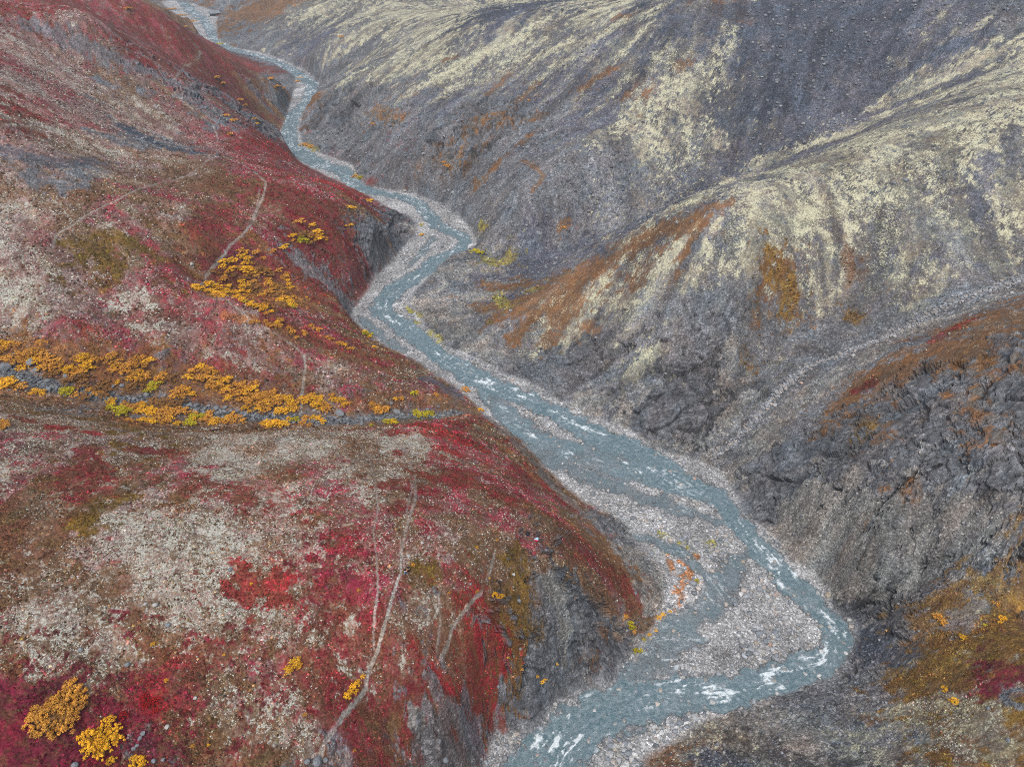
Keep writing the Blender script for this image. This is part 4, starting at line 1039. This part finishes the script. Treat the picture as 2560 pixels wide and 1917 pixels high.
G1 = "15 160 60 Y|100 165 80 A|40 230 90 A|60 310 110 A|180 340 110 A|280 260 110 A|350 230 110 A|430 260 110 A|470 310 110 A|540 330 120 A|600 380 100 A|430 400 90 Y|640 430 80 Y|700 410 80 Y|830 290 90 Y|790 330 80 Y|850 370 110 Y|880 410 90 Y|960 330 70 A|1070 320 100 A|1150 350 110 A|1190 400 100 A|1280 380 110 A|1340 310 80 A|1400 380 110 A|1240 430 110 A|1330 450 120 A|1420 490 120 A|1340 510 100 A|750 490 120 T|680 530 120 T|830 520 120 T|790 590 110 T|980 600 120 T|1040 640 100 T|960 650 80 A|1300 590 100 T|1400 570 80 T|1540 560 120 L|1500 590 60 Y|1620 470 90 A|1700 500 130 T|1750 640 100 A|1790 600 80 A|1910 430 80 A|1960 500 110 A|2040 490 110 A|2100 560 120 A|2060 430 90 A|2140 600 100 A|1900 660 70 Y|1160 550 40 Y|560 440 90 T|250 310 80 A"
addw(0, 820, 3.95, G1, 'on the far bank of the left willow gully', 'willows of the left gully far bank')
addw(0, 820, 3.95, "50 570 140 Y|30 530 80 Y|110 560 80 Y|305 655 40 Y|380 640 60 Y|425 645 60 Y|640 645 90 L|690 640 80 L|830 700 110 T|1100 730 80 Y|1270 790 90 A|1180 820 100 L|1200 865 90 L|1250 830 90 L|1340 790 90 A|1400 780 90 Y|1450 820 120 Y|1500 840 90 Y|1570 850 100 A|1650 830 110 A|1730 840 110 A|1810 840 110 A|1780 740 120 T|1700 760 100 T|1500 740 130 T|1590 740 110 T|1400 920 80 Y|1470 930 90 Y|1570 910 110 A|1650 930 80 A|1760 960 70 Y|1860 940 80 L|1900 960 70 L|1910 885 80 L|1970 885 80 L|2050 890 100 A|2120 930 90 Y|20 960 90 A|40 1000 80 A|1265 915 50 A", 'on the near bank of the left willow gully', 'willows of the left gully near bank')
addw(500, 900, 2.989, "60 80 60 A|30 130 90 A|100 140 90 A|170 180 80 A|200 230 90 A|250 200 80 A|270 260 90 A|310 190 80 A|350 230 90 Y|400 220 80 Y|400 270 90 A|450 270 90 A|380 320 90 A|440 330 90 A|500 320 90 A|530 280 80 A|560 330 90 A|500 370 80 A|580 290 80 A|640 290 70 Y|670 310 70 Y|690 340 70 Y|670 380 80 Y|630 390 70 Y|340 370 50 Y|830 290 80 Y|790 320 60 Y|880 300 80 Y|860 340 80 Y|920 345 80 A|950 360 60 A|1000 300 60 Y|1050 310 70 Y|1080 340 60 Y|1290 340 60 A|1320 370 90 A|1350 390 70 A|1500 300 50 A|1595 255 50 L|1980 225 50 A|830 270 60 A|1760 260 30 A", 'in the thicket where the footpath meets the gully', 'willows at the gully crossing')
addw(500, 900, 2.989, "840 440 70 Y|880 450 70 Y|510 475 80 Y|560 485 80 Y|620 488 80 Y|470 480 40 Y|710 455 60 L|770 478 60 A|1630 420 70 L|1680 410 70 L|1730 415 60 L|1400 470 60 L|1440 460 50 L|2095 375 35 Y|230 425 80 A|290 435 70 A|100 470 90 A|200 470 60 A|20 430 60 L|1280 490 30 L", 'on the near lip of the lower willow gully', 'willows on the near gully lip')
addw(0, 1277, 2.572, "470 1150 110 A|520 1210 90 A|420 1220 120 A|350 1270 120 A|270 1310 120 A|230 1360 100 A|300 1400 120 A|400 1310 120 A|480 1290 100 A|380 1400 110 A|440 1370 110 A|330 1340 100 T|410 1340 90 T", 'in the big clump at the lower left', 'willows of the lower left clump')
addw(0, 1277, 2.572, "700 1370 80 Y|740 1430 80 Y|650 1440 80 Y|570 1470 90 Y|620 1490 80 Y|700 1480 90 Y|590 1540 80 Y|660 1560 80 Y|760 1480 60 Y|720 1610 50 Y|880 1625 80 Y|920 1620 60 Y", 'beside the grey stones at the lower left', 'bright willows at the lower left')
addw(0, 1277, 2.572, "1900 980 70 Y|1860 1030 60 Y|1920 1000 50 Y|1070 1090 25 Y|1340 1505 20 Y|985 855 25 Y|1440 925 15 Y|1240 1510 25 A|960 1250 60 R|1000 1230 60 R|930 1210 50 R|1000 1290 40 R|800 1320 50 R|1615 470 20 Y|1960 1310 30 A", 'standing alone in the near red heath', 'lone shrubs on the near heath')
addw(850, 1277, 2.572, "990 545 50 Y|1030 555 50 Y|1010 570 40 Y|880 237 22 Y|80 1140 60 Y|60 1180 60 Y|40 1190 50 Y|110 1110 50 Y|100 1160 40 Y|145 1065 35 Y|1300 1100 40 Y|1270 1065 25 Y|1320 1085 30 Y|470 350 28 A|960 432 14 Y|120 510 25 A|700 525 20 A|880 520 30 A|1010 190 20 A|1080 940 20 Y|1390 985 30 Y|1370 1110 20 A|90 1540 25 A|1170 1020 25 A", 'between the two trodden paths on the near hill', 'small willows near the paths')
addw(850, 1277, 2.572, "1830 690 55 A|1860 730 60 L|1880 755 50 L|1890 780 35 A|1905 905 50 L|1930 900 40 L|2050 690 40 Y|2075 670 40 Y|2120 650 30 Y|2030 770 30 Y|1990 800 35 Y|1955 830 30 L", 'at the foot of the cliff beside the gravel bar', 'willows at the cliff foot')
addw(1700, 1277, 2.572, "105 455 45 L|1820 820 50 Y|1700 1150 45 Y|1770 1230 50 Y|1740 1220 30 Y|1650 690 60 A|1690 720 50 A|2070 700 45 Y|2060 720 30 Y|2030 600 40 A|1960 740 30 L", 'on the golden slope right of the river bend', 'willows right of the river bend')
addw(0, 0, 2.572, "1190 175 28 A|1415 285 50 L|1930 505 36 A|1915 528 28 A|1650 800 24 Y|1540 650 40 A|1570 680 40 A|1780 560 46 A|1740 510 46 A|1390 500 46 A|1430 540 40 A|1960 935 55 A|2000 945 40 A|1500 780 40 A|1450 750 40 A|1640 770 30 A|1820 570 30 A|1480 870 30 A|820 60 40 A|1100 60 50 A|1170 100 50 A|1230 140 50 A", 'on the far red spur above the upper river', 'willows on the far spurs')
addw(850, 0, 2.572, "190 1295 45 Y|60 1340 40 Y|90 1345 30 Y|525 1450 24 L|525 1515 30 Y|870 1620 60 L|905 1630 50 L|130 1150 40 L|100 1140 40 A|1215 650 20 A|690 1070 45 A|670 1050 30 A|1440 1470 30 A|210 800 26 A|10 240 35 A", 'among the rocks above the upper river', 'small willows by the upper river')
wx0, wy0, wok = hits(WL)
PLAN = []
for (u_0, v_0, wpx, c, wh, gp), x_, y_, o_ in zip(WL, wx0, wy0, wok):
    if not o_: continue
    dist_ = math.sqrt(x_ * x_ + y_ * y_ + CAMZ * CAMZ * .6); k_w = 1.15 if v_0 > 1277 else 1.4
    w_ = max(.5, wpx * dist_ / FPX * k_w); PLAN.append((wpx * k_w, x_, y_, w_, c, wh, gp))
    if v_0 < 1110 and w_ > 1.5 and y_ < 240:                       # the thickets close up between the larger shrubs
        a_w = rw.uniform(0, 6.28); PLAN.append((wpx * .5, x_ + math.cos(a_w) * w_ * .55, y_ + math.sin(a_w) * w_ * .4, w_ * .75, {'Y': 'YYA', 'A': 'AYA', 'T': 'TAT', 'L': 'LYL'}.get(c, 'AAA')[rw.randint(3)], wh, gp))
PLAN.sort(key=lambda q: -q[0])
for q in PLAN[:298]: willow(*q[1:])
# the small shrubs between them, more than one can count, as one mesh for each leaf colour inside one object
VV, FF, TT, MI = [], [], [], []; off = 0; cols = 'YATLR'
for _, x_, y_, w_, c, wh, gp in PLAN[298:]:
    V, F, T, _a, _b = WM[rw.randint(5)]; n_ = len(V) // 4; pick = rw.permutation(n_)[: n_ // 3]; Vq = V.reshape(-1, 4, 3)[pick]; cen_ = Vq.mean(1, keepdims=True); Vq = cen_ + (Vq - cen_) * 1.6
    z_ = float(samp(H, np.array([x_]), np.array([y_]))[0]); Vr_ = rotz(Vq.reshape(-1, 3), rw.uniform(0, 6.28)) * (w_ / 2) * np.array([1, 1, min(1.0, 1.3 / max(w_ / 2, .6))]) + np.array([x_, y_, z_ - .04])
    VV.append(Vr_); FF.append(np.arange(len(Vr_)).reshape(-1, 4) + off); off += len(Vr_); TT.append(T.reshape(-1, 4)[pick].ravel()); MI.append(np.full(len(pick), cols.index(c)))
o = link_mesh('small_willows', np.concatenate(VV), np.concatenate(FF), LM['Y'])
for c in cols[1:]: o.data.materials.append(LM[c])
o.data.polygons.foreach_set('material_index', np.concatenate(MI).astype(np.int32)); T_ = np.concatenate(TT); set_col(o.data, 'tone', np.stack([T_, T_, T_, np.ones_like(T_)], 1))
tag(o, 'small yellow and amber willows filling the gaps between the larger shrubs', 'shrubs', kind='stuff')
print('boulders', NROCK, 'willows', len(WL))
#@@PEOPLE
# low heath plants: too many to count
def heath(name, n, ylo, yhi, smin, smax, label, r):
    xs, ys = scatter(n, ylo, yhi, lambda x, y: (samp(BU, x, y) > .45) & (BWs(x, y) < .1) & (samp(PM, x, y) < .2) & (fbm(x / 2.2, y / 2.2, 905, 4, .7) > .34 + .3 * r.rand(len(x))) & (np.abs(x) < .86 * (y + 22)), r, 1.15)
    n = len(xs); zs = samp(H, xs, ys); col = np.stack([samp(CR, xs, ys), samp(CG, xs, ys), samp(CBl, xs, ys)], 1); li = samp(LI, xs, ys)
    patch = fbm(xs / 1.6, ys / 1.6, 901, 3)
    col = col * np.exp(r.normal(size=(n, 1)) * .42 + (patch[:, None] - .5) * 1.2) * np.exp(r.normal(size=(n, 3)) * .10)
    pale = r.rand(n) < np.clip(li - .25, 0, 1) * .8; col[pale] = lin((168, 169, 160)) * np.exp(r.normal(size=(pale.sum(), 1)) * .2)
    brown = (r.rand(n) < .14) & ~pale; col[brown] = lin((76, 56, 40)) * np.exp(r.normal(size=(brown.sum(), 1)) * .3)
    s_ = smin + (smax - smin) * r.rand(n) ** 2; s_[pale] *= .7
    O = np.array([[1, 0, 0], [0, 1, 0], [-1, 0, 0], [0, -1, 0], [0, 0, 1], [0, 0, -.3]], float); OF = np.array([[0, 1, 4], [1, 2, 4], [2, 3, 4], [3, 0, 4], [1, 0, 5], [2, 1, 5], [3, 2, 5], [0, 3, 5]])
    an = r.rand(n) * 6.28; ca_, sa_ = np.cos(an), np.sin(an)
    V_ = O[None] * (1 + r.normal(size=(n, 6, 3)) * .22) * np.stack([s_, s_ * (.6 + .5 * r.rand(n)), s_ * (.5 + .5 * r.rand(n))], 1)[:, None]
    Vr = np.stack([V_[..., 0] * ca_[:, None] - V_[..., 1] * sa_[:, None], V_[..., 0] * sa_[:, None] + V_[..., 1] * ca_[:, None], V_[..., 2]], -1) + np.stack([xs, ys, zs + .02], 1)[:, None]
    F_ = (OF[None] + (np.arange(n) * 6)[:, None, None]).reshape(-1, 3)
    m, nt, b = mat_new(name); g = NT(nt); nt.links.new(g.attr('tone').outputs['Color'], b.inputs['Base Color']); b.inputs['Roughness'].default_value = .95; b.inputs['Specular IOR Level'].default_value = .1
    o = link_mesh(name, Vr.reshape(-1, 3), F_, m); C_ = np.repeat(np.clip(col, 0, .8), 6, 0); set_col(o.data, 'tone', np.concatenate([C_, np.ones((len(C_), 1))], 1)); tag(o, label, 'heath plants', kind='stuff')
heath('dwarf_heath', 110000, 40, 128, .08, .26, 'low red, brown and pale heath plants and lichen covering the near hill', np.random.RandomState(21))
heath('slope_heath', 90000, 128, 330, .14, .5, 'low crimson and brown heath plants covering the hillsides beyond the gully', np.random.RandomState(22))
# ------------------------------------------------------------------ people, packs, cabin
def plain(name, c, rough=.8, metal=0):
    m, nt, b = mat_new(name); g = NT(nt); pos = g.n('ShaderNodeNewGeometry').outputs['Position']
    cc = g.mix(1.0, srgb(*c), g.rng(g.noise(pos, 14, 3), .3, .7, .85, 1.15), 'MULTIPLY'); nt.links.new(cc, b.inputs['Base Color'])
    b.inputs['Roughness'].default_value = rough; b.inputs['Metallic'].default_value = metal; return m
def skinned(name, joints, edges, mat, parent, sub=1):
    """joints: {name: (x, y, z, radius)} grown into one surface"""
    me = bpy.data.meshes.new(name); ks = list(joints); ix = {k: i for i, k in enumerate(ks)}
    me.from_pydata([joints[k][:3] for k in ks], [(ix[a], ix[b]) for a, b in edges], [])
    o = bpy.data.objects.new(name, me); COL.objects.link(o)
    o.modifiers.new('skin', 'SKIN'); sk = me.skin_vertices[0].data if me.skin_vertices else None
    if sk is None:
        bpy.context.view_layer.objects.active = o
    for i, k in enumerate(ks):
        r = joints[k][3]; r = r if isinstance(r, tuple) else (r, r)
        me.skin_vertices[0].data[i].radius = r; me.skin_vertices[0].data[i].use_root = (i == 0)
    sb = o.modifiers.new('sub', 'SUBSURF'); sb.levels = sub; sb.render_levels = sub
    dg = bpy.context.evaluated_depsgraph_get(); ev = o.evaluated_get(dg); nm = bpy.data.meshes.new_from_object(ev)
    o.modifiers.clear(); o.data = nm; nm.materials.clear(); nm.materials.append(mat); nm.polygons.foreach_set('use_smooth', [True] * len(nm.polygons)); o.parent = parent
    return o
skin_m = plain('skin', (196, 150, 128), .6); hair_d = plain('dark_hair', (38, 30, 28)); cap_m = plain('grey_blue_hat', (128, 146, 156))
black_m = plain('black_cloth', (26, 24, 32)); jean_m = plain('light_blue_denim', (104, 150, 190)); black2 = plain('black_trousers', (24, 20, 22)); shoe_m = plain('dark_boots', (40, 38, 40))
def person(u, v, face, label, legs, top, head_m, hat):
    x, y, _ = hit([u], [v], H); x, y = float(x[0]), float(y[0]); z = float(samp(H, np.array([x]), np.array([y]))[0])
    e = bpy.data.objects.new('person', None); COL.objects.link(e); e.location = (x, y, z); e.rotation_euler = (0, 0, face)
    # figure faces -Y, standing, forearms bent forward, looking down at the hands
    J = {'pelvis': (0, 0, .93, (.135, .1)), 'belly': (0, -.01, 1.08, (.125, .09)), 'chest': (0, -.01, 1.28, (.15, .105)), 'neckb': (0, 0, 1.43, .07), 'neck': (0, -.01, 1.49, .05), 'head': (0, -.03, 1.58, (.075, .09)), 'crown': (0, -.03, 1.68, (.07, .085))}
    E = [('pelvis', 'belly'), ('belly', 'chest'), ('chest', 'neckb'), ('neckb', 'neck'), ('neck', 'head'), ('head', 'crown')]
    for s, n in ((-1, 'l'), (1, 'r')):
        J.update({n + 'sh': (s * .185, 0, 1.39, .055), n + 'el': (s * .24, -.02, 1.12, .042), n + 'wr': (s * .10, -.26, 1.12, .028), n + 'pa': (s * .055, -.33, 1.13, (.04, .018)),
                  n + 'hip': (s * .09, 0, .88, .09), n + 'kn': (s * .11, -.02, .49, .06), n + 'an': (s * .12, .02, .09, .042), n + 'toe': (s * .13, -.15, .035, .035)})
        E += [('neckb', n + 'sh'), (n + 'sh', n + 'el'), (n + 'el', n + 'wr'), (n + 'wr', n + 'pa'), ('pelvis', n + 'hip'), (n + 'hip', n + 'kn'), (n + 'kn', n + 'an'), (n + 'an', n + 'toe')]
        for f in range(4):
            a = (f - 1.5) * .018; L = (.06, .075, .07, .055)[f]
            J[n + 'f%da' % f] = (s * .05 + a, -.365, 1.13, .0095); J[n + 'f%db' % f] = (s * .045 + a * 1.2, -.37 - L * .6, 1.12, .009); J[n + 'f%dc' % f] = (s * .04 + a * 1.2, -.37 - L * .8, 1.095, .008)
            E += [(n + 'pa', n + 'f%da' % f), (n + 'f%da' % f, n + 'f%db' % f), (n + 'f%db' % f, n + 'f%dc' % f)]
        J[n + 'ta'] = (s * .012, -.33, 1.15, .011); J[n + 'tb'] = (s * .008, -.365, 1.155, .009); E += [(n + 'pa', n + 'ta'), (n + 'ta', n + 'tb')]
    skinned('body', J, E, skin_m, e, 1)
    Tj = {k: (J[k][0], J[k][1], J[k][2], tuple(q + .022 for q in (J[k][3] if isinstance(J[k][3], tuple) else (J[k][3],) * 2))) for k in ('belly', 'chest', 'neckb', 'lsh', 'rsh', 'lel', 'rel')}
    Tj['hem'] = (0, 0, .92, (.155, .12))
    skinned('jacket', Tj, [('chest', 'belly'), ('belly', 'hem'), ('chest', 'neckb'), ('neckb', 'lsh'), ('neckb', 'rsh'), ('lsh', 'lel'), ('rsh', 'rel')], top, e, 1)
    Lj = {'waist': (0, 0, 1.0, (.14, .11)), 'pelvis': (0, 0, .92, (.155, .12))}; Le = [('pelvis', 'waist')]
    for n in 'lr':
        for k, r in (('hip', .11), ('kn', .082), ('an', .068)): Lj[n + k] = (J[n + k][0], J[n + k][1], J[n + k][2], r)
        Le += [('pelvis', n + 'hip'), (n + 'hip', n + 'kn'), (n + 'kn', n + 'an')]
    skinned('trousers', Lj, Le, legs, e, 1)
    for n, s in (('l', -1), ('r', 1)):
        skinned('boot', {'a': (s * .12, .05, .06, .058), 'b': (s * .125, -.06, .05, .052), 'c': (s * .13, -.17, .045, .042)}, [('a', 'b'), ('b', 'c')], shoe_m, e, 1)
    Vh, Fh = I2; hv = Vh * np.array([.094, .108, .105]) + np.array([0, .0, 1.655]); hv = hv[:]; hv[:, 2] = np.maximum(hv[:, 2], 1.585 + np.maximum(0, -hv[:, 1]) * .9)
    link_mesh(hat, hv, Fh, head_m, e, True)
    nv = Vh * np.array([.014, .022, .02]) + np.array([0, -.118, 1.585]); link_mesh('nose', nv, Fh, skin_m, e, True)
    for s in (-1, 1): link_mesh('ear', Vh * np.array([.012, .022, .032]) + np.array([s * .083, -.02, 1.59]), Fh, skin_m, e, True); link_mesh('eye', Vh * np.array([.011, .008, .007]) + np.array([s * .032, -.112, 1.61]), Fh, shoe_m, e, True)
    link_mesh('mouth', Vh * np.array([.022, .008, .005]) + np.array([0, -.112, 1.548]), Fh, plain('lips', (150, 84, 80)), e, True)
    tag(e, label, 'person'); return e
p1 = person(1014, 1436, math.radians(38), 'person in light blue jeans and grey hat, left of the pair on the path', jean_m, black_m, cap_m, 'hat')
p2 = person(1022, 1431, math.radians(-8), 'person all in black with dark hair, right of the pair beside the path', black2, black_m, hair_d, 'hair')
def poly_box(v, sx, sy, sz, bev=.25, n=None):
    """a soft bag-like block: cube pushed toward a superellipsoid"""
    Vv, Ff = I3; a = np.sign(Vv) * np.abs(Vv) ** .55; return a * np.array([sx, sy, sz]) / 2 + np.array(v), Ff
def pack(u, v, label, m1, m2, m3, rot, sc=1.0):
    x, y, _ = hit([u], [v], H); x, y = float(x[0]), float(y[0]); z = float(samp(H, np.array([x]), np.array([y]))[0])
    e = bpy.data.objects.new('backpack', None); COL.objects.link(e); e.location = (x, y, z); e.rotation_euler = (0, 0, rot); e.scale = (sc,) * 3
    for nm, (c, s), mm in (('main_bag', ((0, 0, .22), (.62, .4, .42)), m1), ('front_pocket', ((0, -.2, .17), (.46, .2, .28)), m2), ('lid', ((.05, .02, .42), (.5, .38, .14)), m3), ('side_pocket', ((-.34, 0, .15), (.16, .26, .24)), m2)):
        V_, F_ = poly_box(c, *s); link_mesh(nm, V_, F_, mm, e, True)
    for s in (-1, 1):
        tv, tf = [], []; off = 0; path = [(s * .14, .19, .42), (s * .16, .32, .34), (s * .15, .33, .16), (s * .14, .2, .06)]
        for a, b in zip(path[:-1], path[1:]):
            v1, f1_ = tube(a, b, .028, .028, 6); tv.append(v1); tf.append(f1_ + off); off += len(v1)
        link_mesh('strap', np.concatenate(tv), np.concatenate(tf), mm, e)
    tag(e, label, 'backpack'); return e
navy = plain('navy_nylon', (22, 28, 42), .5); lblue = plain('pale_blue_nylon', (170, 204, 226), .5); pinkm = plain('magenta_nylon', (206, 22, 84), .5)
pack(1319, 1336, 'dark navy backpack lying alone on the heath above the gravel bar', navy, navy, plain('black_nylon', (18, 20, 26), .5), .8, 1.15)
pack(1341, 1350, 'pale blue and magenta backpack lying on grey lichen beside the dark one', lblue, pinkm, lblue, -.2, 1.2)
# cabin by the far river
def cabin(u, v):
    x, y = at_z(u, v, 13.0); x, y = float(x), float(y); z = float(samp(H, np.array([x]), np.array([y]))[0])
    e = bpy.data.objects.new('cabin', None); COL.objects.link(e); e.location = (x, y, z - .2); e.rotation_euler = (0, 0, math.radians(28))
    dark = plain('tarred_boards', (44, 50, 54)); tin = plain('grey_tin_roof', (118, 124, 132), .5); red = plain('red_paint', (112, 34, 38)); glass = plain('dark_glass', (20, 26, 30), .2)
    L, D, hw, hr = 9.5, 6.5, 2.8, 4.9
    def box(nm, a, b, m, par=e):
        a = np.array(a, float); b = np.array(b, float); V_ = np.array([[(a, b)[i][0], (a, b)[j][1], (a, b)[k][2]] for i in (0, 1) for j in (0, 1) for k in (0, 1)])
        return link_mesh(nm, V_, [[0, 1, 3, 2], [4, 6, 7, 5], [0, 4, 5, 1], [2, 3, 7, 6], [0, 2, 6, 4], [1, 5, 7, 3]], m, par)
    V_ = np.array([[sx * L / 2, sy * D / 2, zz] for sx in (-1, 1) for sy in (-1, 1) for zz in (0, hw)] + [[-L / 2, 0, hr - .1], [L / 2, 0, hr - .1]])
    me = bpy.data.meshes.new('walls'); me.from_pydata(V_.tolist(), [], [(0, 1, 8, 3, 2), (4, 6, 7, 9, 5), (0, 4, 5, 1), (2, 3, 7, 6), (0, 2, 6, 4)]); me.materials.append(dark)
    o = bpy.data.objects.new('walls', me); COL.objects.link(o); o.parent = e
    for s in (-1, 1):
        a, c = L / 2 + .5, D / 2 + .6; zt, ze = hr, hw - .35
        V_ = [[-a, 0, zt], [a, 0, zt], [a, s * c, ze], [-a, s * c, ze], [-a, 0, zt + .15], [a, 0, zt + .15], [a, s * c, ze + .15], [-a, s * c, ze + .15]]
        link_mesh('roof', V_, [[0, 1, 2, 3], [4, 7, 6, 5], [0, 4, 5, 1], [2, 6, 7, 3], [0, 3, 7, 4], [1, 5, 6, 2]], tin, e)
    box('red_wall_panel', (.6, -D / 2 - .12, .05), (L / 2 - .1, -D / 2 - .003, 2.1), red)
    d = box('door', (-1.6, -D / 2 - .1, .05), (-.5, -D / 2 - .003, 2.1), glass); 
    for x0 in (-4, 2): w = box('window', (x0, -D / 2 - .16, 1.0), (x0 + 1.1, -D / 2 - .125, 1.9), glass)
    box('chimney', (1.5, .6, hr - .6), (2.0, 1.1, hr + .9), dark); box('deck', (-L / 2 - 5, -D / 2 - .6, -.3), (-L / 2 - .02, -D / 2 + 2.4, .35), dark)
    tag(e, 'small dark cabin with grey roof and red front panel beside the far river', 'cabin')
cabin(536, 33)

# ------------------------------------------------------------------ air
def haze(dens):
    me = bpy.data.meshes.new('haze'); a, b_, c = (-1500, -60, -30), (1500, 1700, 330), None
    V_ = [[(a, b_)[i][0], (a, b_)[j][1], (a, b_)[k][2]] for i in (0, 1) for j in (0, 1) for k in (0, 1)]
    me.from_pydata(V_, [], [(0, 1, 3, 2), (4, 6, 7, 5), (0, 4, 5, 1), (2, 3, 7, 6), (0, 2, 6, 4), (1, 5, 7, 3)])
    m = bpy.data.materials.new('haze'); m.use_nodes = True; nt = m.node_tree; nt.nodes.clear()
    v = nt.nodes.new('ShaderNodeVolumePrincipled'); v.inputs['Density'].default_value = dens; v.inputs['Color'].default_value = (.80, .89, 1.0, 1); v.inputs['Anisotropy'].default_value = .2
    o_ = nt.nodes.new('ShaderNodeOutputMaterial'); nt.links.new(v.outputs[0], o_.inputs['Volume']); me.materials.append(m)
    o = bpy.data.objects.new('haze', me); COL.objects.link(o); tag(o, 'thin bluish haze filling the valley', 'haze', kind='stuff')
print('ground z', float(H.min()), float(H.max()))
haze(.00022)
